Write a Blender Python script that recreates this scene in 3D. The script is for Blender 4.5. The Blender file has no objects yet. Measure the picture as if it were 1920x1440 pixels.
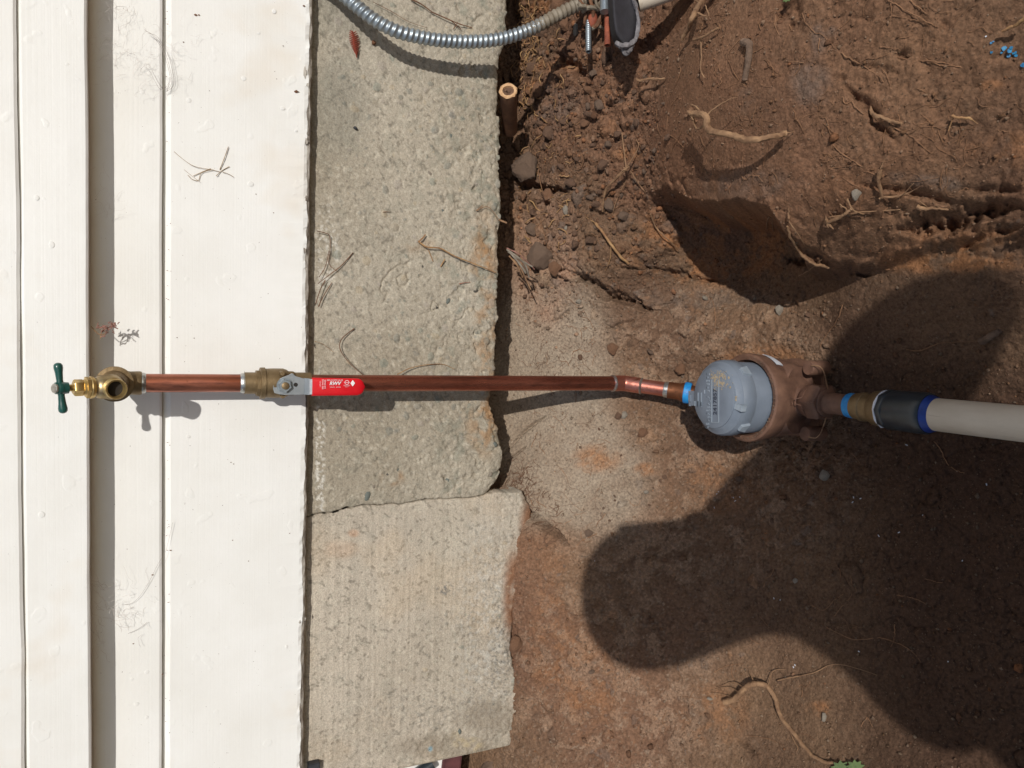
import bpy, bmesh, math, random
import numpy as np
from mathutils import Vector, Matrix

random.seed(7)
RNG = np.random.default_rng(11)
SC = bpy.context.scene
COL = SC.collection

# ------------------------------------------------------------------ camera, sky, sun
F_PX = 1450.0                                   # focal length in pixels of a 1920 px wide frame
_nz = Vector((0.9063, 0.0, 0.4226)).normalized()            # world -Z in (right, up, forward)
_nx = Vector((-0.0287, -0.998, 0.0613))
_nx = (_nx - _nz * _nx.dot(_nz)).normalized()               # world -X
def _b(v): return Vector((v[0], v[1], -v[2]))               # to (right, up, back)
Zc = -_b(_nz); Xc = -_b(_nx); Yc = Zc.cross(Xc)
W2C = Matrix((Xc, Yc, Zc)).transposed()
C2W = W2C.transposed()
CAM = Vector((0.0, -1.09, 0.95))
cam_data = bpy.data.cameras.new('camera')
cam_data.sensor_width = 36.0
cam_data.lens = F_PX / 1920.0 * 36.0
cam_data.clip_start = 0.02
cam_data.clip_end = 200.0
cam = bpy.data.objects.new('camera', cam_data)
cam.matrix_world = Matrix.Translation(CAM) @ C2W.to_4x4()
COL.objects.link(cam)
SC.camera = cam

def ray(px, py):
    """direction through a picture point (1920x1440), forward component 1"""
    return C2W @ Vector(((px - 960) / F_PX, -(py - 720) / F_PX, -1.0))
def at_y(px, py, y):
    d = ray(px, py); return CAM + d * ((y - CAM.y) / d.y)
def at_z(px, py, z):
    d = ray(px, py); return CAM + d * ((z - CAM.z) / d.z)
C2Wn = np.array(C2W); W2Cn = np.array(W2C); CAMn = np.array(CAM)
def project(P):
    q = (P - CAMn) @ W2Cn.T
    w = np.maximum(-q[..., 2], 1e-3)
    return 960 + F_PX * q[..., 0] / w, 720 - F_PX * q[..., 1] / w

SUN = ray(1183, 1000).normalized()              # the way sunlight travels (antisolar point of the shadows)
sun_el = math.asin(-SUN.z); 
sd = bpy.data.lights.new('sun', 'SUN'); sd.energy = 3.1; sd.angle = math.radians(0.6); sd.color = (1.0, 0.965, 0.91)
so = bpy.data.objects.new('sun', sd); so.rotation_euler = SUN.to_track_quat('-Z', 'Y').to_euler(); so.location = (1, -3, 3); COL.objects.link(so)
world = bpy.data.worlds.new('World'); SC.world = world; world.use_nodes = True
nt = world.node_tree; nt.nodes.clear()
sky = nt.nodes.new('ShaderNodeTexSky'); sky.sky_type = 'NISHITA'; sky.sun_disc = False
sky.sun_elevation = sun_el
sky.sun_rotation = math.atan2(-SUN.x, -SUN.y)
bg = nt.nodes.new('ShaderNodeBackground'); bg.inputs['Strength'].default_value = 0.075
wo = nt.nodes.new('ShaderNodeOutputWorld')
nt.links.new(sky.outputs[0], bg.inputs[0]); nt.links.new(bg.outputs[0], wo.inputs[0])
SC.view_settings.view_transform = 'Standard'; SC.view_settings.look = 'None'
SC.view_settings.exposure = 0.0; SC.view_settings.gamma = 1.0
SC.view_settings.use_curve_mapping = False

# ------------------------------------------------------------------ materials
def S(r, g, b):
    def f(c):
        c /= 255.0
        return c / 12.92 if c <= 0.04045 else ((c + 0.055) / 1.055) ** 2.4
    return (f(r), f(g), f(b), 1.0)
def new_mat(name):
    m = bpy.data.materials.new(name); m.use_nodes = True
    t = m.node_tree; t.nodes.clear()
    o = t.nodes.new('ShaderNodeOutputMaterial'); p = t.nodes.new('ShaderNodeBsdfPrincipled')
    t.links.new(p.outputs[0], o.inputs[0])
    return m, t, p
def N(t, kind, **kw):
    n = t.nodes.new(kind)
    for k, v in kw.items():
        if k.startswith('_'): setattr(n, k[1:], v)
        else: n.inputs[k].default_value = v
    return n
def noise(t, scale, detail=4, rough=0.6, stretch=None, vec=None):
    n = N(t, 'ShaderNodeTexNoise', Scale=scale, Detail=detail, Roughness=rough)
    if vec is None:
        tc = t.nodes.new('ShaderNodeTexCoord'); vec = tc.outputs['Object']
    if stretch:
        mp = t.nodes.new('ShaderNodeMapping'); mp.inputs['Scale'].default_value = stretch
        t.links.new(vec, mp.inputs[0]); vec = mp.outputs[0]
    t.links.new(vec, n.inputs['Vector'])
    return n
def ramp(t, src, a, b, ca=(0, 0, 0, 1), cb=(1, 1, 1, 1)):
    r = t.nodes.new('ShaderNodeValToRGB'); e = r.color_ramp.elements
    e[0].position = a; e[1].position = b; e[0].color = ca; e[1].color = cb
    t.links.new(src, r.inputs[0]); return r.outputs[0]
def mix(t, fac, a, b, mode='MIX'):
    m = t.nodes.new('ShaderNodeMix'); m.data_type = 'RGBA'; m.blend_type = mode
    for sock, v in ((m.inputs[0], fac), (m.inputs[6], a), (m.inputs[7], b)):
        if hasattr(v, 'node'): t.links.new(v, sock)
        else: sock.default_value = v
    return m.outputs[2]
def bump(t, p, height, strength, dist, prev=None):
    b = t.nodes.new('ShaderNodeBump'); b.inputs['Strength'].default_value = strength; b.inputs['Distance'].default_value = dist
    t.links.new(height, b.inputs['Height'])
    if prev: t.links.new(prev, b.inputs['Normal'])
    t.links.new(b.outputs[0], p.inputs['Normal']); return b.outputs[0]
def simple(name, ca, cb=None, rough=0.5, metal=0.0, nscale=60, bumpd=0.0003, bscale=None, lo=0.35, hi=0.65, coat=0.0, stretch=None):
    m, t, p = new_mat(name)
    cb = cb or tuple(c * 0.7 for c in ca[:3]) + (1,)
    n = noise(t, nscale, 5, 0.6, stretch)
    t.links.new(mix(t, ramp(t, n.outputs[0], lo, hi), ca, cb), p.inputs['Base Color'])
    p.inputs['Roughness'].default_value = rough; p.inputs['Metallic'].default_value = metal
    if coat: p.inputs['Coat Weight'].default_value = coat
    n2 = noise(t, bscale or nscale * 4, 4, 0.6, stretch)
    bump(t, p, n2.outputs[0], 0.6, bumpd)
    return m

def mat_attr(name, rough, fine_scale, bump_dist, tint=0.35, spec=0.3):
    """surface whose colours are stored per vertex; grain and fine relief are procedural"""
    m, t, p = new_mat(name)
    a = t.nodes.new('ShaderNodeAttribute'); a.attribute_name = 'albedo'
    n = noise(t, fine_scale, 6, 0.7)
    g = ramp(t, n.outputs[0], 0.28, 0.72, (1 - tint,) * 3 + (1,), (1 + tint,) * 3 + (1,))
    c = mix(t, 1.0, a.outputs['Color'], g, 'MULTIPLY')
    t.links.new(c, p.inputs['Base Color'])
    p.inputs['Roughness'].default_value = rough
    p.inputs['Specular IOR Level'].default_value = spec
    n2 = noise(t, fine_scale * 1.7, 6, 0.75)
    b1 = bump(t, p, n2.outputs[0], 0.9, bump_dist)
    v = N(t, 'ShaderNodeTexVoronoi', Scale=fine_scale * 1.2)
    tc = t.nodes.new('ShaderNodeTexCoord'); t.links.new(tc.outputs['Object'], v.inputs['Vector'])
    bump(t, p, v.outputs['Distance'], 0.35, bump_dist, b1)
    return m

M = {}
M['soil'] = mat_attr('soil', 0.95, 260, 0.0018, 0.48, 0.15)
M['concrete'] = mat_attr('concrete', 0.92, 480, 0.0008, 0.34, 0.2)

def paint_mat():
    m, t, p = new_mat('white_paint')
    tc = t.nodes.new('ShaderNodeTexCoord')
    n = noise(t, 9, 5, 0.6)
    base = mix(t, ramp(t, n.outputs[0], 0.35, 0.75), S(238, 237, 233), S(230, 228, 222))
    st = noise(t, 3.2, 4, 0.65)
    base = mix(t, ramp(t, st.outputs[0], 0.60, 0.80), base, S(222, 208, 188))
    sp = noise(t, 330, 2, 0.5)
    base = mix(t, ramp(t, sp.outputs[0], 0.765, 0.79), base, S(120, 105, 95))
    t.links.new(base, p.inputs['Base Color'])
    p.inputs['Roughness'].default_value = 0.42
    p.inputs['Specular IOR Level'].default_value = 0.35
    br = noise(t, 40, 4, 0.6, (0.06, 1, 9.0))
    b1 = bump(t, p, br.outputs[0], 0.30, 0.0006)
    n2 = noise(t, 150, 4, 0.6)
    b2 = bump(t, p, n2.outputs[0], 0.22, 0.0008, b1)
    n3 = noise(t, 38, 2, 0.4)
    r = ramp(t, n3.outputs[0], 0.68, 0.72)
    bump(t, p, r, 0.5, 0.0005, b2)
    return m
M['paint'] = paint_mat()
def raw_mat():
    m, t, p = new_mat('weathered_edge')
    n = noise(t, 60, 5, 0.7, (0.3, 1, 3))
    c = mix(t, ramp(t, n.outputs[0], 0.40, 0.62), S(205, 198, 186), S(104, 92, 80))
    n2 = noise(t, 300, 5, 0.7, (0.2, 1, 2))
    c = mix(t, ramp(t, n2.outputs[0], 0.45, 0.8), c, S(84, 74, 66))
    t.links.new(c, p.inputs['Base Color']); p.inputs['Roughness'].default_value = 0.85
    bump(t, p, n2.outputs[0], 0.8, 0.0012)
    return m
M['raw'] = raw_mat()

def copper_mat(name, a, b, c, rough=0.3):
    m, t, p = new_mat(name)
    n = noise(t, 28, 5, 0.65, (1, 1, 0.35))
    n2 = noise(t, 90, 4, 0.7, (1.5, 1.5, 0.2))
    col = mix(t, ramp(t, n.outputs[0], 0.38, 0.62), a, b)
    col = mix(t, ramp(t, n2.outputs[0], 0.50, 0.68), col, c)
    n4 = noise(t, 160, 4, 0.75); col = mix(t, ramp(t, n4.outputs[0], 0.64, 0.72), col, c)
    t.links.new(col, p.inputs['Base Color'])
    p.inputs['Metallic'].default_value = 0.85
    t.links.new(ramp(t, n2.outputs[0], 0.3, 0.8, (rough,) * 3 + (1,), (rough + 0.25,) * 3 + (1,)), p.inputs['Roughness'])
    bump(t, p, n2.outputs[0], 0.35, 0.0006)
    return m
M['copper'] = copper_mat('copper', (0.50, 0.19, 0.13, 1), (0.36, 0.12, 0.07, 1), (0.17, 0.065, 0.045, 1), 0.24)
M['copper_dark'] = copper_mat('tarnished_copper', (0.42, 0.15, 0.10, 1), (0.30, 0.10, 0.065, 1), (0.13, 0.05, 0.035, 1), 0.20)
M['copper_pink'] = copper_mat('bright_copper', (0.60, 0.24, 0.18, 1), (0.47, 0.15, 0.10, 1), (0.26, 0.10, 0.06, 1), 0.28)
M['copper_rust'] = copper_mat('browned_copper', (0.30, 0.125, 0.06, 1), (0.22, 0.085, 0.04, 1), (0.13, 0.055, 0.03, 1), 0.42)
M['solder'] = simple('solder', (0.62, 0.62, 0.60, 1), (0.40, 0.40, 0.38, 1), 0.35, 0.9, 200, 0.0004)
M['brass'] = copper_mat('brass', (0.47, 0.36, 0.20, 1), (0.38, 0.28, 0.15, 1), (0.27, 0.19, 0.11, 1), 0.32)
M['brass_bright'] = copper_mat('bright_brass', (0.64, 0.46, 0.19, 1), (0.52, 0.36, 0.14, 1), (0.38, 0.26, 0.12, 1), 0.28)
M['brass_dull'] = simple('dull_cast_brass', (0.27, 0.19, 0.10, 1), (0.19, 0.13, 0.065, 1), 0.48, 0.6, 70, 0.0006, 400)
M['bronze'] = simple('dusty_bronze', S(130, 97, 79), S(100, 73, 60), 0.62, 0.2, 45, 0.0009, 350)
M['dark'] = simple('hollow_shade', (0.03, 0.025, 0.02, 1), (0.015, 0.012, 0.01, 1), 0.8)  # near-black discs that paint the shade inside holes and bores
M['green'] = simple('green_enamel', S(36, 84, 76), S(28, 70, 64), 0.28, 0.0, 40, 0.0002, coat=0.4)
M['screw'] = simple('pale_screw_steel', (0.55, 0.52, 0.46, 1), (0.33, 0.29, 0.24, 1), 0.4, 0.7, 300, 0.0003)
M['steel'] = simple('zinc_steel', (0.42, 0.45, 0.47, 1), (0.34, 0.37, 0.39, 1), 0.42, 0.55, 60, 0.0003)
M['red'] = simple('red_vinyl', S(214, 20, 34), S(200, 14, 28), 0.38, 0.0, 50, 0.0003, 120, coat=0.15)
M['print'] = simple('pale_print', S(246, 205, 208), S(238, 188, 192), 0.5)
M['print_white'] = simple('white_print', S(240, 236, 236), S(232, 226, 226), 0.5)
M['print_dark'] = simple('dark_print', S(56, 64, 78), S(50, 56, 70), 0.5)
M['grey_plastic'] = simple('grey_plastic', S(120, 129, 141), S(108, 117, 129), 0.45, 0.0, 25, 0.0003, 600)
M['grey_light'] = simple('scuffed_grey_plastic', S(150, 160, 170), S(132, 142, 152), 0.5, 0.0, 60, 0.0003, 600)
M['mud'] = simple('dried_mud', S(178, 160, 132), S(152, 138, 116), 0.9, 0.0, 200, 0.001, 500)
M['tape'] = simple('blue_thread_tape', S(40, 150, 214), S(26, 118, 190), 0.45, 0.0, 120, 0.0006, 300)
M['sticker'] = simple('white_sticker', S(226, 230, 238), S(200, 206, 218), 0.4)
M['pvc_dark'] = simple('dark_grey_pvc', S(48, 56, 62), S(38, 45, 50), 0.3, 0.0, 60, 0.0002)
M['primer'] = simple('blue_primer', S(28, 64, 148), S(18, 44, 108), 0.4, 0.0, 50, 0.0003)
def pvc_mat():
    m, t, p = new_mat('scuffed_white_pvc')
    n = noise(t, 22, 5, 0.6, (1, 0.4, 1)); n2 = noise(t, 70, 5, 0.7, (2, 0.15, 2))
    c = mix(t, ramp(t, n.outputs[0], 0.35, 0.7), S(206, 194, 176), S(180, 166, 146))
    c = mix(t, ramp(t, n2.outputs[0], 0.6, 0.8), c, S(150, 132, 112))
    t.links.new(c, p.inputs['Base Color']); p.inputs['Roughness'].default_value = 0.5
    bump(t, p, n2.outputs[0], 0.3, 0.0004)
    return m
M['pvc'] = pvc_mat()
M['galv'] = simple('galvanized_steel', (0.40, 0.45, 0.48, 1), (0.28, 0.32, 0.35, 1), 0.42, 0.7, 35, 0.0004, 300)
M['dusty_galv'] = simple('dusty_conduit', S(150, 140, 124), S(116, 104, 88), 0.7, 0.2, 60, 0.0005, 300)
M['rust'] = simple('rusty_red_steel', S(168, 92, 66), S(126, 66, 48), 0.75, 0.1, 90, 0.0006, 300)
M['rubber'] = simple('black_rubber', S(44, 42, 48), S(34, 32, 36), 0.75, 0.0, 60, 0.0006, 260)
M['dust_rubber'] = simple('dusty_rubber_edge', S(138, 134, 136), S(92, 88, 90), 0.9, 0.0, 130, 0.001, 300)
M['root'] = simple('root_bark', S(158, 124, 92), S(116, 86, 62), 0.85, 0.0, 90, 0.0008, 300)
M['root_dark'] = simple('dark_root_bark', S(122, 84, 58), S(88, 58, 40), 0.85, 0.0, 90, 0.0008, 300)
M['rootlet'] = simple('fine_root', S(154, 114, 82), S(112, 80, 56), 0.8, 0.0, 60, 0.0003)
M['rootlet_dark'] = simple('dark_fine_root', S(122, 92, 72), S(98, 72, 56), 0.8, 0.0, 60, 0.0003)
M['straw'] = simple('dry_grass', S(176, 140, 96), S(136, 98, 66), 0.8, 0.0, 60, 0.0003)
M['web'] = simple('cobweb_thread', S(222, 214, 208), S(200, 190, 182), 0.8, 0.0, 60, 0.0001)
M['hair'] = simple('grey_fibre', S(172, 164, 156), S(146, 136, 128), 0.7, 0.0, 60, 0.0001)
M['red_leaf'] = simple('red_brown_leaf', S(146, 66, 46), S(112, 48, 34), 0.8, 0.0, 200, 0.0004)
M['pink_debris'] = simple('pinkish_debris', S(166, 120, 108), S(120, 88, 74), 0.85, 0.0, 200, 0.0006)
M['stick'] = simple('cut_cane', S(116, 82, 60), S(84, 58, 44), 0.7, 0.0, 70, 0.0005, 260, stretch=(1, 1, 1))
M['cane_face'] = simple('pale_cane_face', S(214, 176, 134), S(184, 140, 100), 0.8, 0.0, 160, 0.0006)
M['clod'] = simple('soil_clod', S(118, 90, 71), S(92, 69, 54), 0.95, 0.0, 90, 0.003, 200)
M['clod_orange'] = simple('orange_clod', S(132, 96, 70), S(108, 79, 60), 0.95, 0.0, 90, 0.003, 200)
M['clod_grey'] = simple('grey_brown_clod', S(122, 100, 84), S(98, 79, 65), 0.95, 0.0, 90, 0.003, 200)
M['stone'] = simple('dusty_stone', S(152, 142, 128), S(118, 108, 96), 0.9, 0.0, 80, 0.001, 260)
M['stone_blue'] = simple('blue_grey_pebble', S(112, 116, 108), S(90, 96, 92), 0.8, 0.0, 120, 0.0006, 300)
M['stone_tan'] = simple('tan_pebble', S(176, 152, 120), S(150, 126, 98), 0.85, 0.0, 120, 0.0008, 300)
M['stone_dark'] = simple('dark_pebble', S(92, 88, 80), S(70, 66, 60), 0.85, 0.0, 120, 0.0006, 300)
M['blue_scrap'] = simple('blue_tape_scrap', S(56, 140, 182), S(26, 92, 140), 0.5, 0.0, 220, 0.0005)
M['white_scrap'] = simple('white_tape_scrap', S(225, 228, 235), S(190, 194, 204), 0.6)
M['leaf_green'] = simple('green_leaf', S(92, 110, 58), S(64, 84, 40), 0.6, 0.0, 90, 0.0005)
M['cloth'] = simple('dark_jacket', S(60, 64, 76), S(48, 52, 62), 0.9, 0.0, 90, 0.001)
M['skin'] = simple('skin', S(196, 150, 124), S(184, 136, 110), 0.55)
M['phone'] = simple('black_phone', S(24, 24, 26), S(18, 18, 20), 0.25)
M['purple'] = simple('maroon_plastic', S(104, 62, 62), S(80, 46, 48), 0.6)
M['char'] = simple('charcoal_plastic', S(60, 62, 66), S(44, 46, 50), 0.6)

# ------------------------------------------------------------------ object helpers
def link(name, me, mat=None, parent=None, smooth=True):
    o = bpy.data.objects.new(name, me); COL.objects.link(o)
    if mat is not None and not me.materials: me.materials.append(mat)
    if smooth and me.polygons:
        me.polygons.foreach_set('use_smooth', [True] * len(me.polygons))
    if parent is not None: o.parent = parent
    return o
def obj(name, bm, mat, parent=None, smooth=True):
    me = bpy.data.meshes.new(name); bm.normal_update(); bm.to_mesh(me); bm.free()
    o = link(name, me, mat, parent, smooth)
    if smooth:
        try: me.set_sharp_from_angle(angle=math.radians(38))
        except Exception: pass
    return o
def tag(o, label=None, cat=None, group=None, kind=None):
    if label: o['label'] = label
    if cat: o['category'] = cat
    if group: o['group'] = group
    if kind: o['kind'] = kind
    return o
def thing(name, label, cat, group=None, loc=(0, 0, 0)):
    e = bpy.data.objects.new(name, None); e.empty_display_size = 0.03; COL.objects.link(e)
    e.location = loc
    return tag(e, label, cat, group)
def frame(axis, hint=(0, 0, 1)):
    w = Vector(axis).normalized(); h = Vector(hint)
    if abs(w.dot(h.normalized())) > 0.95: h = Vector((1, 0, 0))
    u = (h - w * h.dot(w)).normalized(); v = w.cross(u)
    return u, v, w
def lathe(bm, o, axis, prof, seg=28, cap=True, hint=(0, 0, 1), jitter=0.0):
    """prof: (distance along axis, radius)"""
    u, v, w = frame(axis, hint); o = Vector(o); rings = []
    for d, r in prof:
        rings.append([bm.verts.new(o + w * d + (u * math.cos(a) + v * math.sin(a)) * (r * (1 + random.uniform(-jitter, jitter))))
                      for a in (2 * math.pi * i / seg for i in range(seg))])
    for A, B in zip(rings, rings[1:]):
        for i in range(seg):
            bm.faces.new((A[i], A[(i + 1) % seg], B[(i + 1) % seg], B[i]))
    if cap:
        bm.faces.new(list(reversed(rings[0]))); bm.faces.new(rings[-1])
    return rings
def hexp(bm, o, axis, l, r, hint=(0, 0, 1), bev=0.12, seg=6, rot=0.0):
    u, v, w = frame(axis, hint); o = Vector(o)
    prof = [(0, r * (1 - bev)), (l * 0.14, r), (l * 0.86, r), (l, r * (1 - bev))]
    rings = []
    for d, rr in prof:
        rings.append([bm.verts.new(o + w * d + (u * math.cos(a + rot) + v * math.sin(a + rot)) * rr) for a in (2 * math.pi * i / seg for i in range(seg))])
    for A, B in zip(rings, rings[1:]):
        for i in range(seg): bm.faces.new((A[i], A[(i + 1) % seg], B[(i + 1) % seg], B[i]))
    bm.faces.new(list(reversed(rings[0]))); bm.faces.new(rings[-1])
def catmull(pts, n):
    pts = [Vector(p) for p in pts]; out = []
    P = [pts[0] * 2 - pts[1]] + pts + [pts[-1] * 2 - pts[-2]]
    for i in range(1, len(P) - 2):
        a, b, c, d = P[i - 1], P[i], P[i + 1], P[i + 2]
        for k in range(n):
            t = k / n
            out.append(0.5 * ((2 * b) + (c - a) * t + (2 * a - 5 * b + 4 * c - d) * t * t + (3 * b - a - 3 * c + d) * t ** 3))
    out.append(pts[-1]); return out
def tube(bm, path, rad, seg=8, cap=True, wob=0.0):
    n = len(path); rings = []; u = None
    for i, p in enumerate(path):
        t = (path[min(i + 1, n - 1)] - path[max(i - 1, 0)])
        if t.length < 1e-9: t = Vector((0, 0, 1))
        t.normalize()
        if u is None:
            u = t.orthogonal().normalized()
        u = (u - t * u.dot(t)).normalized(); v = t.cross(u)
        r = rad(i / max(n - 1, 1)) if callable(rad) else rad
        rings.append([bm.verts.new(p + (u * math.cos(a) + v * math.sin(a)) * r * (1 + (random.uniform(-wob, wob) if wob else 0)))
                      for a in (2 * math.pi * k / seg for k in range(seg))])
    for A, B in zip(rings, rings[1:]):
        for i in range(seg): bm.faces.new((A[i], A[(i + 1) % seg], B[(i + 1) % seg], B[i]))
    if cap:
        bm.faces.new(list(reversed(rings[0]))); bm.faces.new(rings[-1])
def box(bm, o, u, v, w, a, b, c, bev=0.0):
    """box centred at o with half sizes a,b,c along u,v,w"""
    o = Vector(o); u, v, w = Vector(u).normalized(), Vector(v).normalized(), Vector(w).normalized()
    vs = [bm.verts.new(o + u * (a * i) + v * (b * j) + w * (c * k)) for i in (-1, 1) for j in (-1, 1) for k in (-1, 1)]
    fs = [bm.faces.new([vs[i] for i in q]) for q in ((0, 1, 3, 2), (4, 6, 7, 5), (0, 4, 5, 1), (2, 3, 7, 6), (0, 2, 6, 4), (1, 5, 7, 3))]
    if bev:
        es = list({e for f in fs for e in f.edges})
        bmesh.ops.bevel(bm, geom=es, offset=bev, segments=2, affect='EDGES')
def prism(bm, pts2, o, u, v, w, thick, bev=0.0):
    """outline pts2 in (u,v) at o, extruded along w by thick"""
    o = Vector(o); u, v, w = Vector(u), Vector(v), Vector(w)
    A = [bm.verts.new(o + u * x + v * y) for x, y in pts2]; B = [bm.verts.new(o + u * x + v * y + w * thick) for x, y in pts2]
    fs = [bm.faces.new(list(reversed(A))), bm.faces.new(B)]
    n = len(A)
    for i in range(n): bm.faces.new((A[i], A[(i + 1) % n], B[(i + 1) % n], B[i]))
    if bev:
        bmesh.ops.bevel(bm, geom=[e for f in fs for e in f.edges], offset=bev, segments=2, affect='EDGES')
def sphere(bm, o, r, seg=16, scale=(1, 1, 1)):
    res = bmesh.ops.create_uvsphere(bm, u_segments=seg, v_segments=seg // 2, radius=1.0)
    for vv in res['verts']:
        vv.co = Vector(o) + Vector((vv.co.x * r * scale[0], vv.co.y * r * scale[1], vv.co.z * r * scale[2]))
def text_mesh(name, s, size, o, right, up, mat, parent, extrude=0.0002, shear=0.0, align='CENTER', bold=0.0):
    c = bpy.data.curves.new(name, 'FONT'); c.body = s; c.size = size; c.extrude = extrude; c.shear = shear; c.offset = bold
    c.align_x = align; c.align_y = 'CENTER'; c.resolution_u = 3
    t = bpy.data.objects.new(name, c); COL.objects.link(t)
    dg = bpy.context.evaluated_depsgraph_get(); dg.update()
    me = bpy.data.meshes.new_from_object(t.evaluated_get(dg))
    bpy.data.objects.remove(t)
    right = Vector(right).normalized(); up = Vector(up); up = (up - right * up.dot(right)).normalized(); nrm = right.cross(up)
    mt = Matrix((right, up, nrm)).transposed().to_4x4(); mt.translation = Vector(o)
    me.transform(mt); me.name = name; me.materials.clear()
    return link(name, me, mat, parent, False)

# ------------------------------------------------------------------ numpy noise
def vnoise(x, y, seed):
    r = np.random.default_rng(seed); T = r.random((256, 256)).astype(np.float32)
    xi = np.floor(x).astype(np.int64); yi = np.floor(y).astype(np.int64)
    fx = (x - xi).astype(np.float32); fy = (y - yi).astype(np.float32)
    fx = fx * fx * (3 - 2 * fx); fy = fy * fy * (3 - 2 * fy)
    a = T[xi & 255, yi & 255]; b = T[(xi + 1) & 255, yi & 255]; c = T[xi & 255, (yi + 1) & 255]; d = T[(xi + 1) & 255, (yi + 1) & 255]
    return (a * (1 - fx) + b * fx) * (1 - fy) + (c * (1 - fx) + d * fx) * fy
def fbm(x, y, freq, octs, seed, gain=0.5):
    s = np.zeros(np.broadcast(x, y).shape, np.float32); a = 1.0; tot = 0
    ca, sa = math.cos(0.7), math.sin(0.7)
    for k in range(octs):
        xr = (x * ca - y * sa) * freq + 17.3 * k; yr = (x * sa + y * ca) * freq + 5.1 * k
        s += a * (vnoise(xr, yr, seed + k) - 0.5); tot += a; a *= gain; freq *= 2.03
    return s / tot * 2          # about -1..1
def sstep(a, b, x):
    t = np.clip((x - a) / (b - a), 0, 1); return t * t * (3 - 2 * t)
def seg_dist(px, py, pts):
    """distance to a polyline and the position along it (0..1)"""
    best = np.full(px.shape, 1e9, np.float32); bt = np.zeros(px.shape, np.float32)
    n = len(pts) - 1
    for i in range(n):
        ax, ay = pts[i]; bx, by = pts[i + 1]; dx, dy = bx - ax, by - ay
        t = np.clip(((px - ax) * dx + (py - ay) * dy) / (dx * dx + dy * dy + 1e-12), 0, 1)
        d = np.hypot(px - ax - t * dx, py - ay - t * dy)
        m = d < best; best = np.where(m, d, best); bt = np.where(m, (i + t) / n, bt)
    return best, bt
def inside(px, py, poly):
    c = np.zeros(px.shape, bool); n = len(poly)
    for i in range(n):
        x1, y1 = poly[i]; x2, y2 = poly[(i + 1) % n]
        cond = ((y1 > py) != (y2 > py)) & (px < (x2 - x1) * (py - y1) / (y2 - y1 + 1e-12) + x1)
        c ^= cond
    return c
def grid_mesh(name, P, mat, albedo=None, flip=False):
    """P: (n, m, 3)"""
    n, m = P.shape[:2]; me = bpy.data.meshes.new(name)
    idx = np.arange(n * m, dtype=np.int32).reshape(n, m)
    q = np.stack([idx[:-1, :-1], idx[1:, :-1], idx[1:, 1:], idx[:-1, 1:]], -1).reshape(-1, 4)
    if flip: q = q[:, ::-1]
    me.vertices.add(n * m); me.vertices.foreach_set('co', P.reshape(-1).astype(np.float32))
    k = len(q); me.loops.add(k * 4); me.loops.foreach_set('vertex_index', q.reshape(-1))
    me.polygons.add(k); me.polygons.foreach_set('loop_start', np.arange(0, k * 4, 4, dtype=np.int32))
    me.update(calc_edges=True)
    me.polygons.foreach_set('use_smooth', np.ones(k, bool))
    if albedo is not None:
        a = me.attributes.new('albedo', 'FLOAT_COLOR', 'POINT')
        c = np.ones((n * m, 4), np.float32); c[:, :3] = albedo.reshape(-1, 3); a.data.foreach_set('color', c.reshape(-1))
    me.materials.append(mat)
    return me
def lin(r, g, b): return np.array(S(r, g, b)[:3], np.float32)
def soup(name, verts, faces, mat, parent=None, colors=None):
    me = bpy.data.meshes.new(name)
    me.vertices.add(len(verts)); me.vertices.foreach_set('co', np.asarray(verts, np.float32).reshape(-1))
    f = np.asarray(faces, np.int32); k = len(f); w = f.shape[1]
    me.loops.add(k * w); me.loops.foreach_set('vertex_index', f.reshape(-1))
    me.polygons.add(k); me.polygons.foreach_set('loop_start', np.arange(0, k * w, w, dtype=np.int32))
    me.update(calc_edges=True)
    if colors is not None:
        a = me.attributes.new('albedo', 'FLOAT_COLOR', 'POINT')
        c = np.ones((len(verts), 4), np.float32); c[:, :3] = colors; a.data.foreach_set('color', c.reshape(-1))
    me.materials.append(mat)
    o = bpy.data.objects.new(name, me); COL.objects.link(o)
    if parent: o.parent = parent
    return o

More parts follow.
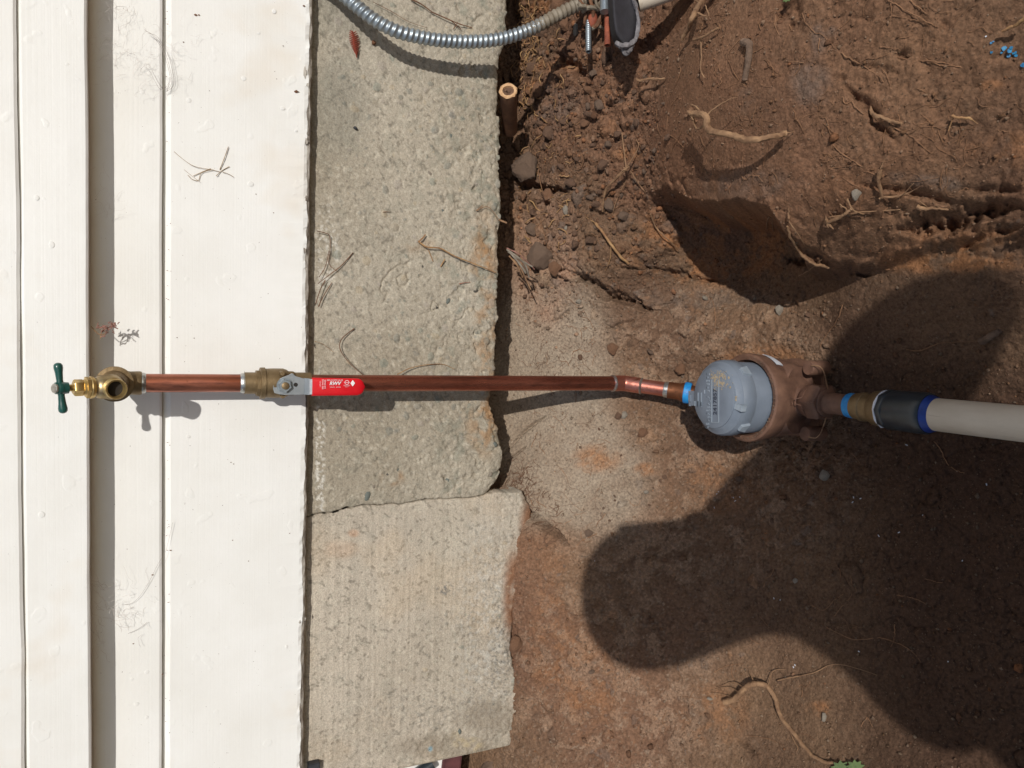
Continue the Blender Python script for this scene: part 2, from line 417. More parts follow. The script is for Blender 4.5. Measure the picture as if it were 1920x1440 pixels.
# ------------------------------------------------------------------ ground (dug soil) as a height field on a tilted plane
A0 = np.array([0.0, 0.13, 0.40])
TILT = math.radians(35)
SD = np.array([0.0, -math.cos(TILT), -math.sin(TILT)]); ND = np.array([0.0, -math.sin(TILT), math.cos(TILT)])
def to_xsh(P):
    q = np.asarray(P, float) - A0
    return q[..., 0], q @ SD, q @ ND
def xs_of(px, py, z):
    x, s, h = to_xsh(np.array(at_z(px, py, z))); return float(x), float(s), float(h)
def world_of(x, s, h):
    return A0 + np.stack([x, np.zeros_like(x), np.zeros_like(x)], -1) + s[..., None] * SD + h[..., None] * ND
LOW = [(965, 60, .38), (965, 300, .385), (965, 500, .385), (965, 720, .385), (965, 850, .39),
       (1050, 720, .335), (1100, 720, .300), (1160, 720, .253), (1200, 730, .226), (1250, 740, .196), (1300, 745, .165), (1400, 840, .125), (1540, 800, .105), (1740, 800, .09), (1920, 800, .085), (2100, 800, .085),
       (1050, 600, .335), (1160, 600, .262), (1250, 600, .205), (1350, 600, .160), (1450, 620, .130),
       (1050, 450, .345), (1150, 470, .300), (1230, 470, .240), (1250, 520, .205), (1300, 520, .165), (1380, 500, .12), (1500, 565, .115), (1600, 560, .142), (1600, 640, .125), (1700, 520, .158), (1800, 500, .164), (1900, 480, .168), (1750, 600, .125), (1900, 620, .118), (2100, 560, .135),
       (1050, 300, .36), (1150, 300, .32), (1220, 300, .29), (1050, 100, .37), (1150, 100, .34), (1050, -100, .38), (1150, -100, .35),
       (975, 960, .415), (1060, 960, .345), (1160, 960, .275), (1300, 960, .175), (1500, 1000, .115), (1800, 1050, .09), (2100, 1050, .085),
       (990, 1050, .408), (985, 1150, .410), (985, 1250, .410), (998, 1350, .402), (1020, 1420, .395), (1120, 1200, .325), (1120, 1400, .33), (1250, 1200, .24), (1250, 1400, .25), (1400, 1200, .17), (1400, 1400, .19), (1600, 1200, .13), (1600, 1420, .17), (1900, 1300, .095), (1900, 1500, .12),
       (1100, 1650, .36), (1400, 1650, .25), (1800, 1700, .2)]
HIGH = [(965, 60, .38), (965, 300, .385), (1050, 450, .345), (1150, 470, .300), (1050, 300, .36), (1150, 330, .318), (1210, 330, .300), (1050, 100, .37), (1150, 100, .35), (1150, 200, .338), (1050, -100, .38), (1150, -100, .36), (1230, 470, .25), (1240, 110, .333),
        (1250, 350, .300), (1345, 380, .305), (1440, 398, .298), (1483, 443, .27), (1507, 487, .235), (1552, 492, .208), (1630, 492, .184), (1700, 478, .192), (1752, 456, .197), (1815, 444, .199), (1920, 425, .197), (2100, 400, .197),
        (1230, 200, .325), (1300, 250, .335), (1300, 100, .345), (1400, -60, .35), (1400, 330, .318), (1500, 370, .297), (1500, 250, .322), (1500, 100, .338), (1600, 420, .252), (1600, 300, .293), (1600, 200, .308), (1600, 50, .322), (1700, 400, .232), (1700, 300, .272), (1700, 200, .290), (1700, 50, .308),
        (1800, 200, .262), (1800, 350, .228), (1900, 350, .214), (1900, 200, .243), (1900, 50, .270), (1600, -150, .34), (2100, 200, .225), (2100, 0, .25)]
def tps(ctrl, extra):
    pts = [xs_of(*c) for c in ctrl] + extra
    P = np.array(pts); n = len(P)
    d = np.hypot(P[:, None, 0] - P[None, :, 0], P[:, None, 1] - P[None, :, 1])
    K = np.where(d > 0, d * d * np.log(d + 1e-9), 0) + np.eye(n) * 2e-4
    L = np.zeros((n + 3, n + 3)); L[:n, :n] = K; L[:n, n] = 1; L[:n, n + 1:] = P[:, :2]; L[n, :n] = 1; L[n + 1:, :n] = P[:, :2].T
    w = np.linalg.solve(L, np.concatenate([P[:, 2], [0, 0, 0]]))
    def f(x, s):
        out = w[n] + w[n + 1] * x + w[n + 2] * s
        for i in range(n):
            r = np.hypot(x - P[i, 0], s - P[i, 1]); out = out + w[i] * np.where(r > 0, r * r * np.log(r + 1e-9), 0)
        return out
    return f
def pt(x, y, z):
    a, b, c = to_xsh(np.array([x, y, z])); return (float(a), float(b), float(c))
edge_ctrl = [pt(x, .24, .49) for x in (-.9, -.6, -.3, 0, .3, .6, .9)] + [pt(x, -.95, .10) for x in (-.9, -.45, 0, .45)] + \
            [pt(x, -1.4, .12) for x in (-.9, 0)] + [pt(-1.0, -.2, .30), pt(-1.0, -.5, .28)]
fL = tps(LOW, edge_ctrl + [pt(.9, -.1, .36), pt(.9, -.5, .25), pt(.9, -.95, .25), pt(.9, -1.4, .2)])
fH = tps(HIGH, [pt(x, .24, .49) for x in (-.9, 0, .3, .6, .9)] + [pt(.9, -.1, .40), pt(.9, -.5, .38), pt(.9, -1.0, .34), pt(.4, -1.0, .25), pt(.9, -1.4, .34), pt(-.9, -.5, .30)])

RES = 0.00145
fx = np.arange(-0.78, 0.74, RES); fs = np.arange(-0.10, 0.92, RES)
cx0 = -0.78 - np.cumsum(0.004 * 1.22 ** np.arange(32))[::-1]; cx1 = 0.74 + np.cumsum(0.004 * 1.22 ** np.arange(32))
cs0 = -0.10 - np.cumsum(0.006 * 1.25 ** np.arange(10))[::-1]; cs1 = 0.92 + np.cumsum(0.004 * 1.22 ** np.arange(32))
GX = np.concatenate([cx0, fx, cx1]); GS = np.concatenate([cs0, fs, cs1])
ix0, is0 = len(cx0), len(cs0)
XX, SS = np.meshgrid(GX, GS, indexing='ij')
# smooth layers evaluated on a coarse grid, then resampled
qx = np.linspace(-1.05, 1.05, 150); qs = np.linspace(-0.25, 1.35, 120)
QX, QS = np.meshgrid(qx, qs, indexing='ij')
def bmat(g, v):
    """cubic B-spline resampling weights from grid g to positions v"""
    u = np.clip((v - g[0]) / (g[1] - g[0]), 0, len(g) - 1.0001); i = u.astype(int); t = u - i
    Wt = np.zeros((len(v), len(g))); r = np.arange(len(v))
    for k, w in zip((-1, 0, 1, 2), ((1 - t) ** 3 / 6, (3 * t ** 3 - 6 * t ** 2 + 4) / 6, (-3 * t ** 3 + 3 * t ** 2 + 3 * t + 1) / 6, t ** 3 / 6)):
        np.add.at(Wt, (r, np.clip(i + k, 0, len(g) - 1)), w)
    return Wt
BX, BS = bmat(qx, GX), bmat(qs, GS)
HL = BX @ fL(QX, QS) @ BS.T; HH = BX @ fH(QX, QS) @ BS.T
RIM = [(1060, 480, .335), (1110, 440, .32), (1150, 400, .308), (1200, 372, .300), (1253, 357, .298), (1297, 377, .298), (1345, 382, .302), (1380, 379, .300), (1440, 400, .295), (1453, 417, .288), (1483, 443, .27), (1507, 487, .235), (1552, 495, .205),
       (1630, 498, .182), (1700, 481, .191), (1752, 459, .196), (1815, 448, .198), (1920, 430, .196), (2300, 390, .195)]
rim = [xs_of(*r)[:2] for r in RIM]
wx = XX + 0.010 * fbm(XX, SS, 22, 4, 301); ws = SS + 0.010 * fbm(XX, SS, 22, 4, 311)
dr, tr = seg_dist(wx, ws, rim)
ins = inside(wx, ws, rim + [(6, rim[-1][1]), (6, -1), (rim[0][0], -1)])
sdist = np.where(ins, dr, -dr)
wid = 0.010 + 0.03 * sstep(0.25, 0.0, tr)
bm_ = sstep(-wid, wid * 0.35, sdist)
H = HL + (HH - HL) * bm_
outer = np.maximum(np.abs(XX) - 0.8, 0) + np.maximum(SS - 0.95, 0)
PX, PY = project(world_of(XX, SS, H))
def blob(x, y, rx, ry, ang=0.0, soft=1.0):
    c, s_ = math.cos(ang), math.sin(ang); dx = PX - x; dy = PY - y
    q = np.hypot((dx * c + dy * s_) / rx, (-dx * s_ + dy * c) / ry)
    return sstep(1.0 + 0.5 * soft, 1.0 - 0.5 * soft, q)
n1 = fbm(XX, SS, 6, 4, 1); n2 = fbm(XX, SS, 26, 4, 21); n3 = fbm(XX, SS, 90, 3, 41); n4 = fbm(XX, SS, 240, 2, 61)
clodzone = np.clip(blob(1080, 250, 150, 330, 0.0, 0.8) + blob(1180, 450, 130, 90, 0.2, 0.8) + 0.6 * blob(1010, 560, 50, 80), 0, 1)
clayzone = np.clip(blob(1040, 740, 130, 230, 0.0, 0.8) + blob(1130, 930, 110, 90, 0, 0.9) * .9, 0, 1)
crumb = np.clip(blob(1290, 680, 220, 170, 0.0, 0.9) + blob(1300, 950, 260, 130, 0.0, 0.9) + blob(1150, 1300, 200, 260, 0, 0.9) + blob(1500, 820, 120, 160, 0, .9), 0, 1)
smoothz = np.clip(blob(1330, 190, 110, 170, 0.2, 0.9) + blob(1450, 1300, 200, 120, 0, 0.9) + blob(1720, 560, 180, 110, 0, .9), 0, 1)
bank = bm_ * (PX > 1240)
damp = 1 - 0.75 * clayzone - 0.4 * smoothz - .3 * bank
H = H + n1 * 0.010 * (1 - .6 * clayzone) + n2 * (0.0042 * damp) + n3 * (0.0022 * damp) + n4 * 0.0005 * (0.4 + damp)
# stringy, layered bank on the right
lay = fbm(XX * 0.55 + 0.0, SS * 3.0 + XX * 0.8, 22, 4, 81)
bm2 = bank * sstep(1380, 1650, PX)
rimz = sstep(.09, .0, dr) * (PX > 1200)
H += rimz * (0.0050 * fbm(XX, SS, 42, 4, 381) + 0.0026 * fbm(XX, SS, 110, 3, 385) - 0.004 * sstep(.12, 0, np.abs(fbm(XX, SS, 26, 4, 388))))
H += lay * 0.0045 * bm2
mot0 = sstep(-.05, .22, fbm(XX, SS, 48, 5, 251, .62)) * crumb
H += 0.0018 * mot0 * (1 + fbm(XX, SS, 200, 3, 371)) + 0.0034 * mot0 * np.abs(fbm(XX, SS, 130, 4, 372)) + 0.0022 * crumb * np.abs(fbm(XX, SS, 85, 4, 374)) * (1 - .7 * clayzone)
open_ = np.clip(1 - clayzone - 0.45 * smoothz - bank * (.65 - .40 * sstep(1400, 1560, PX)), 0, 1)
H -= 0.0022 * sstep(0.10, 0.0, np.abs(fbm(XX, SS, 55, 4, 330))) * open_
H -= 0.0010 * sstep(0.07, 0.0, np.abs(fbm(XX, SS, 130, 3, 340))) * (0.35 + open_)
H += 0.0016 * fbm(XX, SS, 150, 3, 350) * open_ + 0.0012 * np.abs(fbm(XX * .6, SS * 1.6, 120, 3, 360)) * bm2 * 2
# hollow under the wires and the flap at the upper edge
hol = [xs_of(*q)[:2] for q in [(1150, -140, .33), (1150, 20, .33), (1172, 100, .33), (1200, 132, .33), (1226, 112, .33), (1262, 74, .335), (1318, 34, .34), (1362, 2, .345), (1400, -60, .35), (1440, -200, .35)]]
hd0, _ = seg_dist(wx, ws, hol + [hol[0]]); hin = inside(wx, ws, hol)
H -= 0.060 * sstep(-0.004, 0.028, np.where(hin, hd0, -hd0))
def gouge(pts, width, depth, wob=0.5, seed=500):
    global H
    w = [xs_of(px, py, z)[:2] for px, py, z in pts]
    jx = XX + wob * width * 1.5 * fbm(XX, SS, 60, 3, seed); js = SS + wob * width * 1.5 * fbm(XX, SS, 60, 3, seed + 9)
    lo = np.min(w, 0) - 0.06; hi = np.max(w, 0) + 0.06
    i0, i1 = np.searchsorted(GX, [lo[0], hi[0]]); j0, j1 = np.searchsorted(GS, [lo[1], hi[1]])
    sl = (slice(i0, i1), slice(j0, j1))
    d, t = seg_dist(jx[sl], js[sl], w)
    ww = width * (0.35 + 0.65 * np.sin(np.pi * np.clip(t, 0.03, 0.97)))
    H[sl] -= depth * sstep(ww * 1.25, ww * 0.1, d) * (0.75 + 0.5 * fbm(XX[sl], SS[sl], 150, 3, seed + 3)) * np.minimum(1, 0.3 + np.sin(np.pi * t) * 1.4)
def G(pxs, z, width, depth, **k):
    gouge([(x, y, z) for x, y in pxs], width, depth, **k)
G([(1070, 512), (1100, 522), (1118, 545), (1150, 560), (1182, 578)], .31, .011, .035, seed=510)
G([(1200, 498), (1250, 508), (1310, 518)], .23, .006, .02, seed=520)
G([(1182, 575), (1160, 600), (1120, 620)], .29, .004, .006, seed=521)
G([(985, 922), (1008, 960), (1030, 1000), (1048, 1032)], .38, .0062, .034, wob=.3, seed=530)
G([(960, 860), (985, 810), (1012, 780)], .37, .0030, .010, wob=.3, seed=531)
G([(965, 860), (985, 838)], .38, .0030, .010, wob=.3, seed=532)
G([(1100, 765), (1106, 785), (1098, 800)], .30, .0022, .006, seed=533)
G([(1690, 432), (1740, 418), (1800, 398), (1860, 385), (1930, 372)], .235, .014, .045, seed=540)
G([(1800, 452), (1860, 425), (1930, 410)], .22, 0.0064, 0.0240, seed=541)
G([(1620, 352), (1700, 350), (1760, 362), (1820, 368)], .262, 0.0048, 0.0121, seed=542)
G([(1800, 350), (1860, 345), (1925, 340)], .242, 0.0048, 0.0120, seed=543)
G([(1585, 175), (1610, 190), (1635, 205), (1650, 235), (1680, 262)], .296, 0.0056, 0.0132, seed=544)
G([(1560, 150), (1590, 145)], .32, 0.0048, 0.0064, seed=545)
G([(1600, 36), (1640, 34)], .32, 0.0048, 0.0049, seed=546)
G([(1765, 35), (1785, 42)], .30, 0.0056, 0.0080, seed=547)
G([(1685, 102), (1710, 104)], .30, 0.0056, 0.0090, seed=548)
G([(1665, 370), (1672, 395), (1700, 388)], .25, 0.0080, 0.0126, seed=549)
G([(1600, 130), (1660, 128), (1690, 138)], .305, 0.0048, 0.0064, seed=550)
G([(1440, 465), (1500, 478), (1560, 496), (1625, 500)], .225, .010, .03, seed=551)
G([(1210, 870), (1220, 895), (1235, 905)], .21, .0022, .006, seed=552)
G([(1130, 555), (1190, 575), (1240, 560)], .27, .003, .006, seed=553)
G([(1385, 1385), (1400, 1400), (1420, 1415)], .19, .006, .014, seed=554)
G([(1005, 395), (1035, 385)], .35, .010, .03, seed=555)
G([(975, 350), (1000, 352), (1045, 355)], .37, .010, .035, seed=556)
G([(1060, 120), (1095, 135), (1110, 150)], .34, .012, .03, seed=557)
G([(1460, -10), (1480, 20), (1500, 40)], .36, 0.0120, 0.0120, seed=558)
G([(1285, 0), (1262, 60)], .345, .012, .01, seed=559)

COLR = np.full(XX.shape, 0.0, np.float32)         # stamped clod tint
def stamp(x, s, r, hgt, ang, asp, tint, kind=0):
    i0, i1 = np.searchsorted(GX, [x - r * 1.3, x + r * 1.3]); j0, j1 = np.searchsorted(GS, [s - r * 1.3, s + r * 1.3])
    if i1 - i0 < 3 or j1 - j0 < 3: return
    sl = (slice(i0, i1), slice(j0, j1))
    dx = XX[sl] - x; ds = SS[sl] - s; c, q = math.cos(ang), math.sin(ang)
    u = (dx * c + ds * q) / r; v = (-dx * q + ds * c) / (r * asp)
    th = np.arctan2(v, u); ph = random.uniform(0, 6)
    rr = np.hypot(u, v) / (1 + 0.20 * np.sin(2 * th + ph * 3) + 0.15 * np.sin(3 * th + ph) + 0.10 * np.sin(5 * th + 2 * ph))
    if kind == 0: b = np.sqrt(np.clip(1 - rr * rr, 0, 1))
    else: b = np.clip((1 - rr) * 3.0, 0, 1) * (1 + 0.25 * (u * math.cos(ph) + v * math.sin(ph)))
    base = float(H[(i0 + i1) // 2, (j0 + j1) // 2])
    new = np.where(rr < 1, H[sl] * 0.4 + base * 0.6 + hgt * b - hgt * 0.25, -1e9)
    old = H[sl] - hgt * 0.55 * sstep(1.28, 1.0, rr) * (rr >= 1)
    m = new > old
    H[sl] = np.where(m, new, old)
    COLR[sl] = np.where(m, tint, COLR[sl])
def zone_val(x, s, Z):
    i = min(max(np.searchsorted(GX, x), 0), len(GX) - 1); j = min(max(np.searchsorted(GS, s), 0), len(GS) - 1)
    return float(Z[i, j])
cand = 0
for k in range(9500):
    x = random.uniform(-.76, .72); s = random.uniform(-.08, .9)
    cz = zone_val(x, s, clodzone); cr = zone_val(x, s, crumb); cl = zone_val(x, s, clayzone)
    pr = 0.14 + cz * 1.0 + cr * 0.7 - cl * 0.75 - 0.12 * zone_val(x, s, bank) - 0.1 * zone_val(x, s, smoothz)
    if random.random() > pr: continue
    if cz > 0.4:
        
        if random.random() < .45: continue
        r = min(0.0030 * random.paretovariate(1.5), 0.016); hg = r * random.uniform(.22, .55)
    else:
        r = min(0.0022 * random.paretovariate(2.4), 0.010); hg = r * random.uniform(.3, .6)
    stamp(x, s, r, hg, random.uniform(0, 3.14), random.uniform(.55, 1), random.uniform(-1, 1), random.random() < (.9 if cz > .4 else .6))
# larger half-buried stones and lumps the photograph shows, (px, py, z, radius px, height factor, tint)
for px_, py_, z_, rp, hf, ti in [(1150, 658, .27, 12, .35, .6), (1205, 822, .235, 19, .35, .9), (1240, 870, .20, 26, .2, .7), (1215, 648, .24, 9, .4, .3), (1180, 915, .25, 12, .3, .3),
        (1172, 885, .26, 7, .5, .4), (1120, 860, .29, 16, .2, .9), (1290, 670, .185, 14, .4, .1), (1010, 480, .375, 22, .5, -.3), (1045, 478, .36, 12, .5, .3),
        (1035, 505, .36, 13, .5, .7), (1350, 610, .17, 12, .3, .2), (1275, 690, .185, 11, .6, .5), (985, 320, .38, 24, .6, -.4), (1225, 940, .22, 14, .3, .2), (1130, 930, .28, 10, .3, .3),
        (1550, 885, .105, 12, .5, -.6), (1532, 850, .11, 10, .5, -.4), (1560, 700, .11, 9, .4, 0), (1500, 560, .12, 12, .4, .2), (1740, 905, .10, 10, .3, .1), (1600, 1080, .11, 20, .35, -.3),
        (965, 1205, .415, 16, .5, .5), (1185, 375, .31, 10, .5, .2), (1155, 285, .33, 18, .5, .9), (1000, 170, .375, 16, .5, .8), (1010, 110, .375, 12, .5, .7), (1045, 130, .36, 14, .5, -.2)]:
    x, s, h = xs_of(px_, py_, z_); rr = rp * 0.00078
    stamp(x, s, rr, rr * hf, random.uniform(0, 3), random.uniform(.7, .95), ti * 1.0, 0)
H += 0.0003 * fbm(XX, SS, 500, 2, 95) + clodzone * (0.0016 * fbm(XX, SS, 190, 3, 96) + 0.0022 * fbm(XX, SS, 75, 3, 97))
W = world_of(XX, SS, H)
# far from the pit the sheet runs out level so that it closes the view from the side
PX, PY = project(W)
# colours of the earth, with some shade and fill light painted in
brown = lin(120, 95, 74); dark = lin(94, 72, 58); pale = lin(147, 132, 115); orange = lin(146, 104, 72); redd = lin(124, 88, 68); grey = lin(120, 112, 106); ash = lin(100, 97, 92)
def lerp(a, b, t): return a + (b - a) * np.clip(t, 0, 1)[..., None]
nA = fbm(XX, SS, 9, 5, 201); nB = fbm(XX, SS, 34, 4, 211); nC = fbm(XX, SS, 5, 4, 221); nD = fbm(XX, SS, 120, 3, 231)
C = lerp(np.broadcast_to(brown, XX.shape + (3,)), dark, 0.45 + 0.9 * nA)
C = lerp(C, redd, 0.5 * sstep(0.0, 0.5, nC))
clayc = np.clip(blob(1030, 700, 120, 190, 0, .7) + blob(1120, 900, 100, 110, 0, .9) * .95 + blob(1010, 880, 70, 100, 0, .8), 0, 1)
C = lerp(C, pale, clayc * (0.92 + .4 * nB))
mott = sstep(-.05, .22, fbm(XX, SS, 48, 5, 251, .62))
C = lerp(C, lin(148, 122, 101), crumb * (1 - clayc) * (0.18 + .45 * mott) * sstep(520, 560, PY))
C = lerp(C, lin(100, 74, 57), crumb * (1 - clayc) * .28 * (1 - mott) * sstep(520, 560, PY))
C = lerp(C, lin(146, 116, 96), 0.8 * blob(1020, 480, 60, 130, 0, .9) * (.7 + nB))
for bx, by, rx, ry, st in [(1340, 460, 150, 70, .95), (1120, 860, 42, 24, .6), (1195, 812, 14, 8, .6), (1210, 880, 20, 12, .6), (1820, 470, 140, 40, .75), (1740, 490, 90, 20, .8), (1860, 160, 22, 10, .8), (1890, 280, 70, 30, .6), (1540, 1330, 25, 14, .8), (1660, 350, 140, 30, .25),  # first patch also lightens the shaded undercut, fill light in its colour
                           (1040, 1180, 40, 120, .35), (1340, 1340, 60, 50, .45), (1100, 1290, 60, 80, .35), (1430, 680, 90, 30, .5), (1560, 870, 60, 30, .3), (1180, 290, 20, 12, .7), (1000, 165, 16, 14, .8), (1050, 120, 60, 14, .6), (1010, 10, 30, 14, .9), (1340, 910, 80, 50, .35)]:
    C = lerp(C, orange, st * blob(bx, by, rx, ry, 0, 1.0) * np.clip(.6 + 2.0 * nB + 1.2 * nD, 0, 1.2))
for bx, by, rx, ry, st in [(1520, 155, 34, 40, .8), (1400, 190, 14, 24, .7), (1535, 75, 14, 30, .6), (1755, 345, 50, 14, .6), (1690, 335, 60, 12, .5), (1405, 345, 90, 30, .45), (1560, 60, 10, 10, .6), (1040, 200, 50, 40, .25), (1330, 560, 120, 20, .25)]:
    C = lerp(C, ash, st * blob(bx, by, rx, ry, 0, 1.0) * np.clip(.7 + 1.5 * nD + nB, 0, 1.3))
C = lerp(C, lin(150, 134, 116), 0.6 * sstep(0.42, 0.62, fbm(XX, SS, 300, 2, 241)) * (0.25 + crumb * .5))
C = C * (1 + 0.15 * COLR[..., None] * np.array([1.0, .85, .6], np.float32))
C = lerp(C, orange * .85, 0.22 * sstep(.55, 1, COLR))
C = lerp(C, lin(112, 80, 60), .30 * bank * np.clip(.7 + 1.2 * nB, 0, 1))
C = lerp(C, lin(128, 93, 70), .35 * bank * (1 - .5 * sstep(1650, 1900, PX)))
C = lerp(C, lin(116, 102, 92), 0.45 * sstep(-.6, -1, COLR))
person_shade = sstep(1380, 1760, PX) * sstep(600, 760, PY + 60 * nC) * (1 - .5 * sstep(1200, 1300, PY) * sstep(1650, 1550, PX))
C = lerp(C, lin(66, 48, 38), 0.85 * person_shade)  # soil painted darker where the person's shadow already falls
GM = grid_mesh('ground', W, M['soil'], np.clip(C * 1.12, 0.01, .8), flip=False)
ground = bpy.data.objects.new('ground', GM); COL.objects.link(ground)
tag(ground, 'dug brown soil with pale clay, crumbly clods and an undercut bank', None, None, 'structure')
# make sure the normals face up
if GM.polygons[len(GM.polygons) // 2].normal.z < 0: GM.flip_normals()

def surf(x, s):
    i = np.clip(np.searchsorted(GX, x) - 1, 0, len(GX) - 2); j = np.clip(np.searchsorted(GS, s) - 1, 0, len(GS) - 2)
    a = np.clip((x - GX[i]) / (GX[i + 1] - GX[i]), 0, 1); b = np.clip((s - GS[j]) / (GS[j + 1] - GS[j]), 0, 1)
    return (H[i, j] * (1 - a) + H[i + 1, j] * a) * (1 - b) + (H[i, j + 1] * (1 - a) + H[i + 1, j + 1] * a) * b
def hit(px, py, lift=0.0):
    """where the line of sight through a picture point meets the soil"""
    d = np.array(ray(px, py)); t = np.linspace(0.3, 1.9, 900)
    P = CAMn + t[:, None] * d; x, s, h = to_xsh(P)
    g = h - surf(x, s)
    k = np.argmax(g < 0)
    if k == 0: k = len(t) - 1
    g0, g1 = g[k - 1], g[k]; tt = t[k - 1] + (t[k] - t[k - 1]) * g0 / (g0 - g1 + 1e-9)
    return Vector(CAMn + tt * d) + Vector(ND) * lift
def ground_at(x, y):
    """height of the soil at a plan position"""
    z = np.linspace(0.0, 0.6, 300); P = np.stack([np.full(300, x), np.full(300, y), z], -1)
    a, s, h = to_xsh(P); g = h - surf(a, s); k = int(np.argmax(g > 0)); return float(z[k])

# ------------------------------------------------------------------ concrete foundation
def wall_px(x, z, y=0.0):
    return project(np.stack([x, np.full_like(x, y), z], -1))
edge_px = [(950, -260), (952, -50), (953, 60), (948, 85), (940, 105), (936, 130), (935, 200), (940, 235), (938, 300), (941, 350), (940, 420), (936, 450), (934, 520), (932, 600), (929, 640), (932, 700), (921, 735), (921, 750), (925, 775), (934, 795), (941, 830), (946, 860), (940, 890), (930, 908), (917, 922),
           (985, 926), (999, 960), (996, 1000), (985, 1040), (976, 1100), (964, 1150), (958, 1205), (966, 1260), (982, 1300), (986, 1340), (1000, 1372), (993, 1388), (900, 1403), (850, 1412), (800, 1432), (700, 1444), (600, 1456), (560, 1600)]
ew = [at_y(px, py, 0.0) for px, py in edge_px]
def edge_set(w):
    x = np.array([p.x for p in w])[::-1]; z = np.array([p.z for p in w])[::-1]
    return np.concatenate([[-3.0], x, [3.0]]), np.concatenate([[z[0]], z, [z[-1]]])
EDGES = (edge_set(ew[:25]), edge_set(ew[25:])); CUR = [0]
crk = [at_y(px, py, 0.0) for px, py in [(560, 972), (590, 966), (625, 962), (650, 952), (700, 947), (735, 944), (752, 944), (768, 942), (786, 939), (830, 937), (880, 934), (905, 929), (918, 924), (1000, 922)]]
czz = np.array([p.z for p in crk])[::-1]; cxx = np.array([p.x for p in crk])[::-1]
ZTOP = 0.80
def crack_x(z): return np.interp(z, czz, cxx) + 0.0034 * fbm(z, z * 0, 55, 5, 77, .6)
def bottom_z(x):
    ex, ez = EDGES[CUR[0]]
    return np.interp(x, ex, ez) + 0.0035 * fbm(x, x * 0, 40, 4, 700) + 0.0018 * fbm(x, x * 0, 170, 3, 710)
fw = thing('foundation_wall', 'old grey concrete foundation wall with a ragged undercut lower edge, below the white boards', 'foundation wall', loc=(0, 0.1, 0.5))
pebbles = []
def concrete_section(which):
    CUR[0] = which
    if which == 0:
        xo = np.concatenate([[0], np.arange(0.0015, 0.80, 0.00135), 0.80 + np.cumsum(0.003 * 1.3 ** np.arange(22))])
    else:
        xo = -np.concatenate([[0], np.arange(0.0015, 0.62, 0.00135), 0.62 + np.cumsum(0.003 * 1.3 ** np.arange(22))])
    nv = 260; v = np.linspace(0, 1, nv)
    zc = np.full((len(xo), nv), 0.6); 
    X = xo[:, None] + crack_x(zc)
    for _ in range(3):
        zb = bottom_z(X); Z = ZTOP + (zb - ZTOP) * v[None, :]
        fade = np.exp(-np.abs(xo) / 0.02)[:, None] * 0 + np.clip(1 - np.abs(xo) / 0.5, 0, 1)[:, None]
        X = xo[:, None] + crack_x(Z) * fade + (1 - fade) * (-0.17) + (0.0008 if which == 0 else -0.0008) * (1 + 1.1 * fbm(Z, Z * 0, 45, 3, 79)) * (np.abs(xo)[:, None] < 0.001)
    px, py = wall_px(X, Z)
    def bl(x, y, rx, ry, soft=1.0):
        return sstep(1 + .5 * soft, 1 - .5 * soft, np.hypot((px - x) / rx, (py - y) / ry))
    low = sstep(0.55, 0.95, v)[None, :] * np.ones_like(X)
    a1 = fbm(X, Z, 8, 4, 800); a2 = fbm(X, Z, 45, 4, 810); a3 = fbm(X, Z, 170, 3, 820); a4 = fbm(X, Z, 420, 2, 830)
    if which == 0:
        D = 0.0030 * a1 + 0.0005 * a2 + 0.0003 * a3 + 0.0006 * a4
        rough = np.clip(low * 1.0 + 0.35 + bl(760, 870, 120, 60), 0, 1)
        D += (0.0007 * a2 + 0.0006 * a3) * rough
        pits = sstep(0.34, 0.56, fbm(X, Z, 150, 3, 840)); D -= 0.0013 * pits * (.2 + rough); pits2 = sstep(.38, .5, fbm(X, Z, 62, 2, 848)); D -= .0028 * pits2 * low * rough; D -= .003 * sstep(.05, .0, np.abs(fbm(X, Z, 18, 4, 849))) * sstep(.25, .5, fbm(X, Z, 9, 2, 851))
        D -= 0.0022 * sstep(.35, .6, fbm(X, Z, 75, 3, 842)) * rough * low
    else:
        D = 0.0018 * a1 + 0.0005 * a2 + 0.0003 * a3 + 0.00035 * a4
        rough = np.clip(bl(900, 1400, 150, 60) + bl(955, 1150, 30, 250) * .8 + bl(1000, 960, 60, 40), 0, 1)
        D += (0.0020 * a2 + 0.0016 * a3) * rough + 0.004 * bl(930, 1385, 70, 40) * a1
        D += 0.00042 * fbm(X * 1.0, Z * 75, 5.5, 3, 850)      # board marks
        D -= 0.0005 * sstep(0.40, 0.65, fbm(X, Z, 420, 2, 846)) * (.35 + .8 * sstep(-.1, .5, fbm(X, Z, 12, 3, 847)))
    # worn bottom edge rolls back
    dbot = np.abs(Z - bottom_z(X)); D -= 0.006 * np.exp(-(dbot / 0.006)) * (1 + .6 * a2)
    # crack lips
    D -= 0.003 * np.exp(-np.abs(X - crack_x(Z)) / 0.0022) * (np.abs(xo) < .05)[:, None]
    C = np.broadcast_to(lin(174, 165, 149), X.shape + (3,)) if which == 0 else np.broadcast_to(lin(192, 181, 165), X.shape + (3,))
    C = lerp(C, lin(158, 148, 131) if which == 0 else lin(176, 165, 149), .5 + .9 * fbm(X, Z, 7, 4, 860))
    C = lerp(C, lin(180, 170, 153), (.45 * sstep(0.0, .5, fbm(X, Z, 5, 3, 870))))
    C = lerp(C, lin(112, 106, 94), .6 * sstep(.2, .55, fbm(X, Z, 200, 3, 872)))
    C = lerp(C, lin(204, 196, 178), .4 * sstep(.2, .6, fbm(X, Z, 210, 2, 874)))
    C = lerp(C, lin(120, 124, 112), .55 * sstep(.15, .55, fbm(X, Z, 60, 4, 880)) * (.3 + low * .7 if which == 0 else .25))
